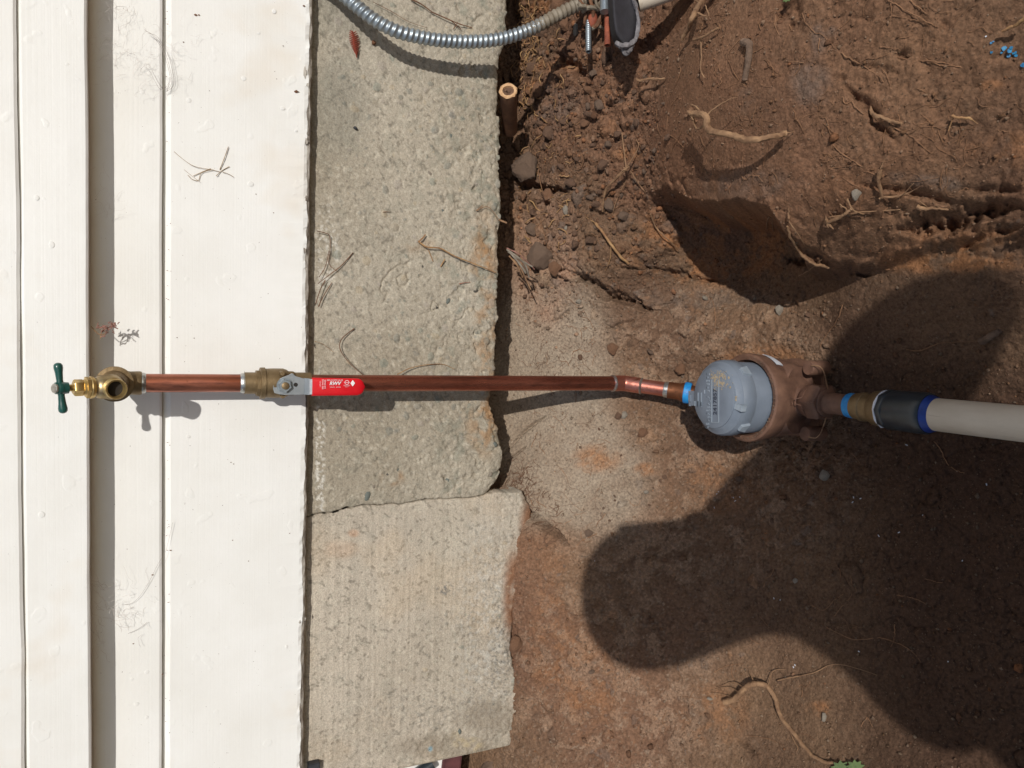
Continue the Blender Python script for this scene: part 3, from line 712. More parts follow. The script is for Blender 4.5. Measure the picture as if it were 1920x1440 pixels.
    if which == 0:
        C = lerp(C, lin(160, 124, 88), (bl(915, 600, 24, 190, 1.2) * .6 + bl(900, 480, 20, 60) * .4 + bl(735, 895, 20, 14) * .7 + bl(905, 790, 30, 60) * .5 + bl(800, 465, 40, 16) * .3) * np.clip(.5 + 2.2 * fbm(X, Z, 60, 4, 890), 0, 1))
        C = lerp(C, lin(222, 218, 208), sstep(.05, .35, fbm(X, Z, 300, 3, 895)) * .8 * np.clip(bl(600, 850, 9, 150, .8) + bl(612, 470, 22, 80) * .8, 0, 1))
        C = lerp(C, lin(118, 118, 108), .35 * bl(630, 200, 60, 90) + .3 * bl(640, 20, 80, 50))
    else:
        C = lerp(C, lin(188, 164, 134), .25 * sstep(.0, .6, fbm(X, Z, 14, 4, 900)))
        C = C * (1 + .15 * fbm(X * 1.0, Z * 75, 5.5, 3, 850))[..., None]
        C = lerp(C, lin(128, 121, 110), .18 * sstep(.34, .7, fbm(X, Z, 420, 2, 846)) * (.35 + .8 * sstep(-.1, .5, fbm(X, Z, 12, 3, 847))))
        C = lerp(C, lin(206, 204, 196), sstep(.0, .4, fbm(X, Z, 200, 2, 905)) * bl(915, 1180, 55, 180, 1.6) * .35)
        C = lerp(C, lin(122, 119, 113), sstep(-.1, .5, fbm(X, Z, 380, 3, 906)) * (bl(912, 1180, 50, 180, 1.4) * .45 + bl(835, 1105, 16, 12) + bl(940, 1220, 20, 90) * .5 + bl(780, 1330, 120, 40) * .4))
        C = lerp(C, lin(140, 104, 80), np.clip(bl(968, 1120, 24, 90, .8) + bl(1000, 985, 24, 50, .9) + bl(985, 1330, 14, 60, .9) * .6, 0, 1) * np.clip(.85 + a2 * .8, 0, 1))
        C = lerp(C, lin(128, 116, 100), .55 * bl(920, 1345, 60, 30) + .5 * bl(850, 1400, 110, 22))
        C = lerp(C, lin(190, 172, 136), (bl(885, 1395, 18, 12) * .6 + bl(858, 1385, 12, 16) * .4) * np.clip(.5 + 2 * a3, 0, 1))
        C = lerp(C, lin(140, 176, 190), bl(807, 1404, 4, 5) * .8)
        C = lerp(C, lin(196, 140, 100), bl(663, 1000, 10, 7) * .35 + bl(640, 1030, 30, 16) * .15)
    gx = X[:, nv // 2]
    def st(x, z, r, hg, asp, ang, tint):
        j = (ZTOP - z) / (ZTOP - float(bottom_z(np.array([x]))[0]))
        if not 0 <= j <= 1: return
        j = int(j * (nv - 1)); order = gx if gx[0] < gx[-1] else gx[::-1]
        i = int(np.searchsorted(order, x)); i = i if gx[0] < gx[-1] else len(gx) - 1 - i
        dj = int(r / 0.0011) + 3; di = int(r / 0.00135) + 3
        sl = (slice(max(i - di, 0), min(i + di, len(gx))), slice(max(j - dj, 0), min(j + dj, nv)))
        dx = X[sl] - x; dz = Z[sl] - z; c, q = math.cos(ang), math.sin(ang)
        if dx.size == 0: return
        u = (dx * c + dz * q) / r; w = (-dx * q + dz * c) / (r * asp); rr = np.hypot(u, w)
        b = np.sqrt(np.clip(1 - rr * rr, 0, 1)); base = float(np.median(D[sl]))
        m = rr < 1
        D[sl] = np.where(m, np.maximum(D[sl], base + hg * (b - .35)), D[sl] - hg * .25 * sstep(1.35, 1.0, rr))
        C[sl] = np.where(m[..., None], C[sl] * .55 + tint * .45, C[sl])
    C = np.array(C)
    tints = [lin(120, 128, 118), lin(150, 140, 122), lin(132, 130, 122), lin(176, 160, 134), lin(108, 112, 106), lin(160, 150, 140)]
    cnt = 800 if which == 0 else 130
    for k in range(cnt):
        if which == 0:
            x = random.uniform(-.17, .62); vv = 1 - random.random() ** 1.3 * .75; r = min(.0016 * random.paretovariate(2.2), .0065)
        else:
            x = random.uniform(-.60, -.42) if k % 2 else random.uniform(-.58, -.2); vv = random.uniform(.88, 1) if not k % 2 else random.uniform(.5, 1); r = min(.0014 * random.paretovariate(2.4), .005)
        zb = float(bottom_z(np.array([x]))[0]); z = ZTOP + (zb - ZTOP) * vv
        st(x, z, r, r * random.uniform(.12, .42), random.uniform(.6, 1), random.uniform(0, 3), random.choice(tints))
    P = np.stack([X, -D, Z], -1)
    # underside running back under the house
    back = []
    for k, (dy, dz) in enumerate([(.004, .0015), (.012, .002), (.03, .004), (.07, .002), (.13, .004), (.30, .0)]):
        q = P[:, -1].copy(); q[:, 1] += dy; q[:, 2] += dz + 0.004 * fbm(X[:, -1], X[:, -1] * 0 + k, 30, 3, 910); back.append(q)
    P = np.concatenate([P, np.stack(back, 1)], 1)
    C = np.concatenate([C, np.repeat(C[:, -1:], len(back), 1) * .8], 1)
    # return face inside the crack
    r0 = P[:1].copy(); r0[..., 1] += .03; P = np.concatenate([r0, P], 0); C = np.concatenate([C[:1], C], 0)
    me = grid_mesh('concrete_section', P, M['concrete'], np.clip(C, .01, .9), flip=(which == 0))
    if me.polygons[len(me.polygons) // 2].normal.y > 0: me.flip_normals()
    o = bpy.data.objects.new('concrete_section', me); COL.objects.link(o); o.parent = fw
    o.matrix_parent_inverse = Matrix.Translation(-fw.location)
    o['label'] = 'rough pitted concrete with exposed pebbles' if which == 0 else 'smoother board-marked concrete with a broken lower corner'
    return P
def parent_to(o, p):
    o.parent = p
    if p.type == 'EMPTY': o.matrix_parent_inverse = Matrix.Translation(-p.location)
    return o
concrete_section(0); concrete_section(1)
# exposed aggregate that can be told apart, each a part of the wall
def blobmesh(name, mat, seed, sub=2, amp=.18):
    r = random.Random(seed); bm = bmesh.new(); bmesh.ops.create_icosphere(bm, subdivisions=sub, radius=1)
    ph = [r.uniform(0, 6) for _ in range(6)]
    for v in bm.verts:
        c = v.co; k = 1 + amp * (math.sin(2.3 * c.x + ph[0]) * math.sin(2.1 * c.y + ph[1]) + .6 * math.sin(4.1 * c.z + ph[2] + c.x * 3) + .35 * math.sin(7 * c.y + ph[3]) * math.sin(6 * c.x + ph[4]))
        v.co = c * k
    me = bpy.data.meshes.new(name); bm.to_mesh(me); bm.free(); me.materials.append(mat)
    me.polygons.foreach_set('use_smooth', [True] * len(me.polygons)); return me
peb_me = [blobmesh('pebble', M[k], i, 2, .10) for i, k in enumerate(['stone_blue', 'stone_tan', 'stone_dark', 'stone', 'stone_blue'])]
pl = [(732, 855, 10, .8, 0), (717, 872, 6, .7, 2), (744, 880, 8, .9, 4), (745, 890, 7, .8, 3), (727, 890, 10, .6, 2), (733, 910, 8, .6, 2), (700, 912, 9, .6, 3), (689, 930, 13, .6, 4), (738, 905, 6, .8, 2), (805, 925, 7, .9, 4), (812, 905, 9, .5, 3), (796, 930, 7, .8, 2), (860, 923, 7, .7, 4), (858, 845, 6, .8, 3), (840, 900, 8, .7, 0),
      (870, 797, 6, .8, 2), (888, 811, 7, .7, 2), (884, 826, 8, .6, 4), (928, 833, 9, .6, 0), (920, 888, 9, .6, 3), (879, 865, 5, .8, 2), (837, 889, 6, .8, 3), (840, 565, 9, .6, 4), (818, 575, 7, .7, 2), (792, 500, 8, .8, 2), (893, 545, 7, .6, 2), (828, 655, 10, .5, 4), (880, 170, 7, .7, 2), (845, 255, 8, .7, 4), (902, 247, 7, .8, 0),
      (900, 318, 7, .5, 3), (868, 190, 6, .8, 2), (650, 340, 8, .7, 3), (667, 241, 6, .5, 2), (830, 395, 7, .8, 4), (925, 690, 7, .8, 3), (720, 785, 6, .6, 2), (752, 785, 5, .8, 2), (806, 325, 8, .5, 3), (910, 700, 6, .8, 1), (862, 1372, 8, .6, 0), (805, 1404, 6, .8, 0)]
for k, (px, py, rp, asp, mi) in enumerate(pl):
    p = at_y(px, py, 0.001); r = rp * .00066
    o = bpy.data.objects.new('pebble', peb_me[mi]); COL.objects.link(o)
    o.location = p + Vector((0, .0012, 0)); o.scale = (r, r * .5, r * asp); o.rotation_euler = (0, random.uniform(0, 3.1), 0); parent_to(o, fw)

# ------------------------------------------------------------------ painted weatherboards
hw = thing('house_wall', 'cream-white painted horizontal timber boards of the house wall, above the concrete', 'wall', loc=(0, 0.03, 0.9))
YD = -0.020; YB = -0.060
def zof(px, y): return at_y(px, 745, y).z
zB0 = zof(166, YB); zC0 = zof(303.5, YD); zDt = zof(320, YD); zD0 = zof(577, YD); zA0 = zof(39, YB); zBt = zof(48, YB)
def board(prof, rag=None, name='siding_board', label=None, seed=0, seg=520, wob=.0006):
    """prof: closed section [(y, z, kind)], front first; extruded along X"""
    xs = np.concatenate([[-3, -1.6, -1.0], np.linspace(-.78, .78, seg), [1.0, 1.6, 3]])
    n = len(prof); P = np.zeros((len(xs), n + 1, 3)); 
    for j in range(n + 1):
        y, z, k = prof[j % n]
        P[:, j, 0] = xs
        P[:, j, 1] = y + wob * fbm(xs, xs * 0 + z * 3, 14, 3, 1000 + seed) 
        P[:, j, 2] = z + wob * 1.3 * fbm(xs, xs * 0 + z, 9, 3, 1010 + seed)
        if k:
            P[:, j, 2] += k * (0.5 * fbm(xs, xs * 0 + j * .1, 60, 4, 1020 + seed) + .5 * np.minimum(fbm(xs, xs * 0, 16, 3, 1030 + seed), 0))
            P[:, j, 1] += abs(k) * .4 * fbm(xs, xs * 0 + j, 110, 3, 1040 + seed)
    me = grid_mesh(name, P, M['paint'])
    me.polygons.foreach_set('use_smooth', [False] * len(me.polygons))
    o = bpy.data.objects.new(name, me); COL.objects.link(o); parent_to(o, hw)
    if label: o['label'] = label
    return o, me, xs, n
def fix(me):
    bm = bmesh.new(); bm.from_mesh(me); bmesh.ops.remove_doubles(bm, verts=bm.verts, dist=1e-6); bmesh.ops.recalc_face_normals(bm, faces=bm.faces); bm.to_mesh(me); bm.free()
# lowest board D: chamfer on top catches the sun, raw worn drip edge at the bottom
YDc = YD
prof = [(YDc, zDt, 0), (YDc, zDt - .06, 0), (YDc, zD0 + .05, 0), (YDc, zD0 + .009, .0012), (YDc + .0006, zD0 + .0045, .0050), (YDc + .0022, zD0 + .0012, .003), (YDc + .006, zD0 - .001, .003), (.004, zD0 + .002, .002), (.004, zDt + .012, 0), (YDc + .0115, zDt + .010, 0), (YDc + .0085, zDt + .0078, 0)]
o, me, xs, n = board(prof, label='lowest board, its bottom edge worn to grey wood', seed=1)
me.materials.append(M['raw'])
for p in me.polygons:
    j = p.index % n
    if j in (4, 5, 6): p.material_index = 1
fix(me)
# C: sits over the bevel of D with a thin shadow gap
prof = [(YD - .0005, zB0 + .03, 0), (YD - .0005, zC0 + .003, 0), (YD + .001, zC0, .0004), (YD + .0105, zC0 + .0004, 0), (.0045, zC0 + .0005, 0), (.0045, zB0 + .03, 0)]
o, me, xs, n = board(prof, label='narrow recessed board between the drip board and the lowest board', seed=2); fix(me)
prof = [(YB, zBt, 0), (YB, zB0 + .02, 0), (YB, zB0 + .0022, .0002), (YB + .0018, zB0, .0003), (YD + .001, zB0 + .001, 0), (.0045, zB0 + .031, 0), (.0045, zBt + .01, 0), (YB + .012, zBt + .009, 0), (YB + .0065, zBt + .0052, 0)]
o, me, xs, n = board(prof, label='proud drip board casting a broad shadow', seed=3, wob=.0007); fix(me)
zz = zA0
for k in range(7):
    zt = zz + .135 if k else zz + .14
    prof = [(YB - .0005, zt, 0), (YB - .0005, zz + .003, 0), (YB + .0015, zz, .0005), (YB + .011, zz + .001, 0), (.0045, zz + .002, 0), (.0045, zt + .01, 0), (YB + .012, zt + .009, 0), (YB + .006, zt + .005, 0)]
    o, me, xs, n = board(prof, seed=10 + k, seg=300 if k == 0 else 20, label='uppermost board in view, lapped over the drip board' if k == 0 else None, wob=.001 if k == 0 else .0004); fix(me)
    zz = zt + .0055
# painted nail heads and blisters standing proud of the boards
nm = bmesh.new(); lathe(nm, (0, 0, 0), (0, -1, 0), [(0, 1), (.25, .98), (.38, .8), (.42, .35), (.44, .02)], 14)
nme = bpy.data.meshes.new('nail_head'); nm.to_mesh(nme); nm.free(); nme.materials.append(M['paint']); nme.polygons.foreach_set('use_smooth', [True] * len(nme.polygons))
for px, py, r, y in [(69, 371, 4.5, YB), (97, 459, 6, YB), (27, 473, 4, YB), (78, 965, 6, YB), (126, 120, 3, YB), (267, 172, 5, YD), (354, 188, 5, YD), (457, 147, 5, YD), (530, 203, 5, YD), (470, 345, 6, YD), (514, 21, 5, YD), (295, 356, 4, YD), (537, 1213, 4, YD), (264, 819, 5, YD), (353, 819, 4, YD), (395, 70, 3, YD), (485, 62, 3, YD), (555, 245, 3, YD), (247, 1273, 4, YD), (275, 1260, 5, YD), (256, 1320, 5, YD), (275, 1345, 4, YD)]:
    o = bpy.data.objects.new('nail_head', nme); COL.objects.link(o); o.location = at_y(px, py, y - .0002); rr = r * .00062; o.scale = (rr * random.uniform(.8, 1.1), rr * .34, rr * random.uniform(.8, 1.1)); parent_to(o, hw)
# flaked patches along the drip edge showing primer
for px, py, w, h in [(572, 138, 5, 18), (575, 265, 5, 14), (574, 372, 4, 8), (577, 160, 4, 6), (571, 470, 4, 9), (575, 560, 4, 6), (577, 250, 3, 5), (558, 172, 5, 2.5), (576, 640, 3, 8), (572, 1160, 3, 7), (562, 1167, 3, 6)]:
    b = bmesh.new(); pts = []
    for k in range(11):
        a = k / 11 * 6.283; rr = random.uniform(.45, 1.15); pts.append((math.cos(a) * w * rr * .0005, math.sin(a) * h * rr * .0005))
    prism(b, pts, at_y(px, py, YD - .0004), (0, 0, -1), (-1, 0, 0), (0, -1, 0), .00025)
    o = obj('bare_patch', b, M['raw'], None, False); parent_to(o, hw)
# bulk of the house behind the boards
b = bmesh.new(); box(b, (0, 1.2, 1.22), (1, 0, 0), (0, 1, 0), (0, 0, 1), 3.0, 1.16, .72)
o = obj('wall_core', b, M['paint'], None, False); parent_to(o, hw)

# ------------------------------------------------------------------ plumbing
YP = -0.064; R = 0.0112
def pz(px, y=YP, py=718.5): return at_y(px, py, y)
XP = pz(800).x
def P3(px, y): return Vector((XP, y, at_y(px, 718.5, y).z))
DN = Vector((0, 0, -1)); OUT = Vector((0, -1, 0))
# short upper pipe
up = thing('copper_pipe', 'short copper pipe between the garden tap and the ball valve', 'pipe', 'copper pipes of the riser', P3(456, YP))
b = bmesh.new(); a, c = P3(262, YP), P3(462, YP); lathe(b, a, DN, [(0, R), ((a - c).length, R)], 32)
parent_to(obj('pipe', b, M['copper']), up)
for px, w in ((268, .0035), (457, .0045)):
    b = bmesh.new(); a = P3(px, YP); lathe(b, a, DN, [(-w, R + .0002), (-w * .4, R + .0016), (w * .6, R + .0012), (w, R + .0001)], 28, jitter=.02); parent_to(obj('solder_ring', b, M['solder']), up)

# ball valve
bv = thing('ball_valve', 'dull brass ball valve with a red-gripped lever, on the copper riser', 'valve', None, P3(530, YP))
b = bmesh.new(); a = P3(458, YP)
def dl(px): return (a - P3(px, YP)).length
lathe(b, a, DN, [(0, .0138), (dl(480), .0138)], 32)
hexp(b, P3(479, YP), DN, dl(487) - dl(479), .0172, seg=8, rot=.39)
lathe(b, P3(486, YP), DN, [(0, .0172), (.001, .0200), (.0065, .0202), (.0078, .0178)], 40)
lathe(b, P3(497, YP), DN, [(0, .0186), (.010, .0190), (.022, .0190), (.0262, .0175), (.030, .0150)], 40)
hexp(b, P3(540, YP), DN, dl(551) - dl(540), .0165, seg=8, rot=.39)
lathe(b, P3(551, YP), DN, [(0, .0148), (.001, .0140), (dl(583) - dl(551) - .001, .0140), (dl(583) - dl(551), .0128)], 32)
parent_to(obj('body', b, M['brass_dull']), bv)
b = bmesh.new(); s0 = P3(534, YP) + Vector((-.0015, 0, 0)); lathe(b, s0, OUT, [(.010, .0115), (.022, .0110), (.0235, .0085), (.030, .0080)], 24); 
lathe(b, P3(527, YP) + Vector((.0135, -.010, .002)), OUT, [(0, .0028), (.014, .0028)], 10); lathe(b, P3(527, YP) + Vector((-.0150, -.010, .001)), OUT, [(0, .0028), (.013, .0028)], 10)
parent_to(obj('stem_boss', b, M['brass_dull']), bv)
YH = YP - .0295
Hc = at_y(533, 722.5, YH)
def hp(px, py, y): return at_y(px, py, y)
b = bmesh.new(); sc = .00066
pts = [(-.0135, .0005), (-.0125, -.0030), (-.0085, -.0030), (-.0085, .0020), (-.0055, .0085), (0, .0112), (.0045, .0128), (.0085, .0150), (.0105, .0148), (.0130, .0112), (.020, .0092), (.0245, .0090), (.0245, -.0118), (0, -.0118), (-.0060, -.0112), (-.0120, -.0095), (-.0135, -.0050)]
prism(b, pts, Hc + Vector((0, 0, 0)), DN, Vector((1, 0, 0)), OUT, .0026, .0005)
# offset bend up to the grip
A = Hc + DN * .0240; wv = .0103
prof = [A, A + DN * .006 + OUT * .008, A + DN * .013 + OUT * .0095, A + DN * .050 + OUT * .0110]
for p, q in zip(prof, prof[1:]):
    d = (q - p); l = d.length; d.normalize(); nn = Vector((1, 0, 0)).cross(d)
    box(b, (p + q) / 2 + Vector((-.0012, 0, 0)), d, (1, 0, 0), nn, l / 2 + .0008, wv if p is prof[0] else .0096, .0013)
lever = parent_to(obj('lever', b, M['steel']), bv)
b = bmesh.new(); lathe(b, Hc + DN * .0135 + Vector((.001, 0, 0)), OUT, [(.0026, .0026), (.0031, .0026)], 14); parent_to(obj('lever_hole', b, M['dark']), lever)
b = bmesh.new(); hexp(b, Hc, OUT, .0085, .0085, hint=(1, 0, 0), rot=.2); lathe(b, Hc, OUT, [(.0026, .0098), (.0038, .0098)], 24); parent_to(obj('hex_nut', b, M['galv']), lever)
b = bmesh.new(); lathe(b, Hc, OUT, [(.0085, .0046), (.0100, .0046), (.0106, .0038)], 20); parent_to(obj('stem_end', b, M['brass_dull']), bv)
# red grip: rounded sleeve that follows the lever
b = bmesh.new(); g0 = A + DN * .0085 + OUT * .0088; n = 26; rings = []
Lg = (at_y(582, 722, YH - .012).z - at_y(681, 722, YH - .014).z)
for i in range(n + 1):
    t = i / n; s_ = t * Lg; y = .0030 * math.sin(min(t * 1.4, 1) * 1.57) + .0
    e = max(0, (s_ - (Lg - .0105)) / .0105); hw_ = .0113 * math.sqrt(max(0, 1 - e ** 2.0)) + .0004
    hw_ *= 1 - .06 * t; th = .0040 * (1 - .5 * e ** 3)
    c = g0 + DN * s_ + OUT * y + Vector((-.0012, 0, 0))
    ring = []
    for k in range(20):
        aa = 2 * math.pi * k / 20; cx, cy = math.cos(aa), math.sin(aa)
        ring.append(b.verts.new(c + Vector((hw_ * math.copysign(abs(cx) ** .55, cx), 0, 0)) + OUT * (th * math.copysign(abs(cy) ** .6, cy))))
    rings.append(ring)
for r0, r1 in zip(rings, rings[1:]):
    for k in range(20): b.faces.new((r0[k], r0[(k + 1) % 20], r1[(k + 1) % 20], r1[k]))
b.faces.new(list(reversed(rings[0]))); b.faces.new(rings[-1])
grip = parent_to(obj('grip', b, M['red']), bv)
YT = (g0 + OUT * (.0030 + .0046)).y
def grip_text(s, px, py, size, right=(0, 0, -1), up_=(1, 0, 0), shear=0., m='print', bold=0.):
    o = text_mesh('lettering', s, size, at_y(px, py, YT), right, up_, M[m], None, .00008, shear, bold=bold); parent_to(o, grip)
grip_text('RWV', 628, 719, .0062, shear=.25, m='print_white', bold=.00018)
grip_text('RED-WHITE VALVE', 628, 713, .0024, bold=.00004)
grip_text('5044AB   5049AB', 628.5, 726, .0019)
grip_text('125WSP', 600.7, 720.5, .0022, right=(1, 0, 0), up_=(0, 0, 1))
grip_text('600 WOG', 605.3, 720.5, .0029, right=(1, 0, 0), up_=(0, 0, 1), bold=.00004)
grip_text('3/4 DN20', 609.6, 720.5, .0028, right=(1, 0, 0), up_=(0, 0, 1), bold=.00004)
grip_text('CERTIFIED', 650.2, 722.8, .0019); grip_text('NSF-61', 650.2, 725.2, .0015)
b = bmesh.new(); c0 = at_y(650.5, 717, YT)
for k in range(24):
    a0, a1 = [2 * math.pi * q / 24 for q in (k, k + 1)]
    vs = [b.verts.new(c0 + Vector((math.sin(t) * r, 0, -math.cos(t) * r))) for t, r in ((a0, .0022), (a1, .0022), (a1, .0029), (a0, .0029))]; b.faces.new(vs)
box(b, c0, DN, (1, 0, 0), OUT, .0038, .0003, .00005); parent_to(obj('emblem', b, M['print'], None, False), grip)
b = bmesh.new(); prism(b, [(-.0029, 0), (0, -.0042), (.0029, 0), (0, .0042)], at_y(661.3, 718.5, YT), DN, (1, 0, 0), OUT, .00012); parent_to(obj('diamond_mark', b, M['print_white'], None, False), grip)
grip_text('8', 661.3, 718.5, .0026, m='print_dark'); 

# hose tap
EL = P3(222, YP)
tp = thing('garden_tap', 'brass garden hose tap with a green tee handle, top of the riser', 'tap', None, EL)
b = bmesh.new(); a = P3(266, YP); lathe(b, a, -DN, [(0, .0135), (.002, .0143), (.012, .0140), (.020, .0150)], 30)
lathe(b, a - DN * .018, (0, -.2, 1), [(0, .0150), (.010, .0165), (.018, .0150), (.024, .009)], 30)
lathe(b, P3(216, YP) + Vector((0, .004, 0)), OUT, [(0, .013), (.006, .0168), (.016, .0172), (.0165, .0205), (.0235, .0205), (.024, .016), (.03, .0145), (.038, .0120)], 36)
parent_to(obj('elbow', b, M['brass_dull']), tp)
sd_ = Vector((0.0, -.34, .94)).normalized()
T0 = at_y(207, 725.5, YP - .058)                     # heart of the tap body
b = bmesh.new()
lathe(b, P3(214, YP) + Vector((0, -.022, 0)), (T0 - (P3(214, YP) + Vector((0, -.022, 0)))), [(0, .0155), (.012, .0150), (.022, .0158), (.034, .0150)], 30)
sphere(b, T0, .0172, 28)
lathe(b, T0, sd_, [(0, .0165), (.012, .0160), (.0165, .0145), (.018, .0128), (.023, .0124)], 32)
parent_to(obj('body', b, M['brass']), tp)
b = bmesh.new()
lathe(b, T0 + sd_ * .021, sd_, [(0, .0140), (.0015, .0150), (.004, .0150), (.0052, .0138)], 32)
hexp(b, T0 + sd_ * .026, sd_, .0055, .0148, hint=(1, 0, 0), seg=6, rot=.3)
lathe(b, T0 + sd_ * .031, sd_, [(0, .0112), (.003, .0105)], 28)
hexp(b, T0 + sd_ * .033, sd_, .0125, .0112, hint=(1, 0, 0), seg=6, rot=.2)
lathe(b, T0 + sd_ * .045, sd_, [(0, .006), (.001, .0048), (.012, .0042)], 18)
parent_to(obj('bonnet', b, M['brass_bright']), tp)
od = Vector((-.05, -.93, -.30)).normalized(); O0 = T0 + od * .006
b = bmesh.new(); seg = 40; th = [(0, .0128), (.007, .0134)]
for k in range(6): th += [(.0085 + k * .0021, .0128), (.0095 + k * .0021, .0139)]
th += [(.0215, .0137), (.0225, .0132), (.0222, .0112), (.018, .0106), (.017, .0102), (.004, .0100), (.003, .002)]
lathe(b, O0, od, th, seg, cap=False); outl = parent_to(obj('outlet', b, M['brass_bright']), tp)
b = bmesh.new(); lathe(b, O0 + od * .0125, od, [(0, .0103), (.0006, .0103)], 24); parent_to(obj('outlet_bore', b, M['dark']), outl)  # dark disc stands for the shade deep in the spout
H0 = T0 + sd_ * .0605; hd = (at_y(118, 768, H0.y) - at_y(110, 697, H0.y)).normalized()
b = bmesh.new(); sphere(b, H0, .0088, 22); lathe(b, H0, sd_, [(-.009, .0075), (0, .0085), (.0062, .0078), (.0072, .0066)], 24)
for sg in (-1, 1):
    lathe(b, H0, hd * sg, [(0, .0052), (.010, .0040), (.020, .0046), (.0265, .0056), (.0300, .0054), (.0322, .0040), (.0333, .0015)], 18)
handle = parent_to(obj('handle', b, M['green']), tp)
b = bmesh.new(); lathe(b, H0, sd_ + Vector((0, -.5, 0)), [(.0070, .0062), (.0092, .0060), (.0098, .0045), (.0094, .0015)], 20, jitter=.05); parent_to(obj('handle_screw', b, M['screw']), handle)

for o_ in tp.children_recursive:
    if o_.name.split('.')[0] in ('body', 'bonnet', 'outlet', 'outlet_bore', 'handle', 'handle_screw'):
        o_.data.transform(Matrix.Translation(T0) @ Matrix.Scale(.82, 4) @ Matrix.Translation(-T0))
# long lower pipe with its elbows
lp = thing('copper_pipe', 'long copper pipe running down over the concrete from the valve to the meter', 'pipe', 'copper pipes of the riser', P3(583, YP))
MTR_Z = 0.175
e1 = P3(1148, YP); e2 = P3(1170, YP)
d45 = Vector((-.10, -.70, -.70)).normalized()
J2 = e2 + d45 * .012
K = e2 + d45 * .118
b = bmesh.new(); a = P3(578, YP); lathe(b, a, DN, [(0, R), ((a - e1).length, R)], 32); parent_to(obj('pipe', b, M['copper_dark']), lp)
b = bmesh.new(); tube(b, catmull([e1 + DN * -.001, e1 + DN * .008, e2 + DN * .000 + OUT * .001, J2 + d45 * .004, J2 + d45 * .016], 8), .0124, 28); parent_to(obj('elbow', b, M['copper_pink']), lp)
b = bmesh.new(); lathe(b, J2 + d45 * .012, d45, [(0, R), (.055, R)], 32); parent_to(obj('tail_pipe', b, M['copper_pink']), lp)
b = bmesh.new(); lathe(b, e1, DN, [(-.0015, R), (.0, R + .0019), (.0025, R + .0016)], 30, jitter=.03); parent_to(obj('solder_ring', b, M['solder']), lp)
b = bmesh.new(); lathe(b, J2 + d45 * .0145, d45, [(-.001, R + .0008), (.0012, R + .0022), (.003, R)], 30, jitter=.03); parent_to(obj('solder_ring', b, M['solder']), lp)
b = bmesh.new(); lathe(b, J2 + d45 * .052, d45, [(-.001, R), (.000, R + .0008), (.007, R + .0012)], 30, jitter=.01); parent_to(obj('solder_ring', b, M['solder']), lp)
b = bmesh.new(); q = J2 + d45 * .058; lathe(b, q, d45, [(0, .0128), (.017, .0130), (.021, .0146), (.026, .0150)], 30); 
parent_to(obj('threaded_adapter', b, M['copper_rust']), lp)
b = bmesh.new(); lathe(b, q + d45 * .024, d45, [(0, .0150), (.001, .0162), (.0045, .0165), (.009, .0160), (.0105, .0150)], 32, jitter=.02); parent_to(obj('thread_tape', b, M['tape']), lp)
Q1 = q + d45 * .034

# ------------------------------------------------------------------ water meter
MC = at_z(1337, 746, 0.28); MC = Vector((MC.x, MC.y, MTR_Z))
OUTP = at_z(1640, 765, MTR_Z); fl = (OUTP - MC); fl.z = 0; fl.normalize()     # flow direction, towards the viewer
lat = Vector((0, 0, 1)).cross(fl).normalized(); UP = Vector((0, 0, 1))
wm = thing('water_meter', 'bronze water meter with a grey plastic register hood, lying in the trench', 'water meter', None, MC)
b = bmesh.new()
lathe(b, MC, UP, [(-.050, .018), (-.048, .030), (-.038, .043), (-.022, .050), (-.002, .0535), (.018, .0545), (.022, .0570), (.040, .0592), (.046, .0598), (.0500, .0592), (.0515, .0565), (.0505, .0512), (.044, .0500), (.040, .048), (.040, .01)], 56, cap=False)
# tapering spuds
def fz(px):
    """distance along the flow axis for a picture column"""
    return min(((abs(project(np.array(MC + fl * t))[0] - px), t) for t in np.arange(.06, .62, .0005)))[1]
n0, n1_ = fz(1510), fz(1549)
def loft(bm, secs, seg=20):
    rings = []
    for c, a_, h_, sq in secs:
        c = Vector(c); rings.append([bm.verts.new(Vector(c) + lat * (a_ * math.copysign(abs(math.cos(t)) ** sq, math.cos(t))) + UP * (h_ * math.copysign(abs(math.sin(t)) ** sq, math.sin(t)))) for t in (2 * math.pi * i / seg for i in range(seg))])
    for A_, B_ in zip(rings, rings[1:]):
        for i in range(seg): bm.faces.new((A_[i], A_[(i + 1) % seg], B_[(i + 1) % seg], B_[i]))
    bm.faces.new(list(reversed(rings[0]))); bm.faces.new(rings[-1])
for sg in (1, -1):
    loft(b, [(MC + fl * sg * .020 + UP * .010, .052, .026, .7), (MC + fl * sg * .050 + UP * .004, .044, .024, .7), (MC + fl * sg * (n0 - .018) + UP * .001, .026, .020, .8), (MC + fl * sg * (n0 - .004), .0165, .0165, 1), (MC + fl * sg * (n0 + .006), .0150, .0150, 1)])
parent_to(obj('body', b, M['bronze']), wm)
for sg in (1, -1):
    for sl in (1, -1):
        b = bmesh.new(); c = MC + fl * sg * .060 + lat * sl * .043 - UP * .030
        lathe(b, c, UP, [(0, .0085), (.002, .0098), (.030, .0098), (.0322, .0088)], 24)
        parent_to(obj('bolt_lug', b, M['bronze']), wm)
b = bmesh.new(); pts = []
for k in range(48):
    t = 2 * math.pi * k / 48; rr = .054 + .016 * max(0, math.cos(4 * (t - math.pi / 4))) ** 2
    pts.append((rr * math.cos(t), rr * math.sin(t)))
prism(b, pts, MC - UP * .040, fl, lat, UP, .007, .0015); parent_to(obj('base_plate', b, M['bronze']), wm)
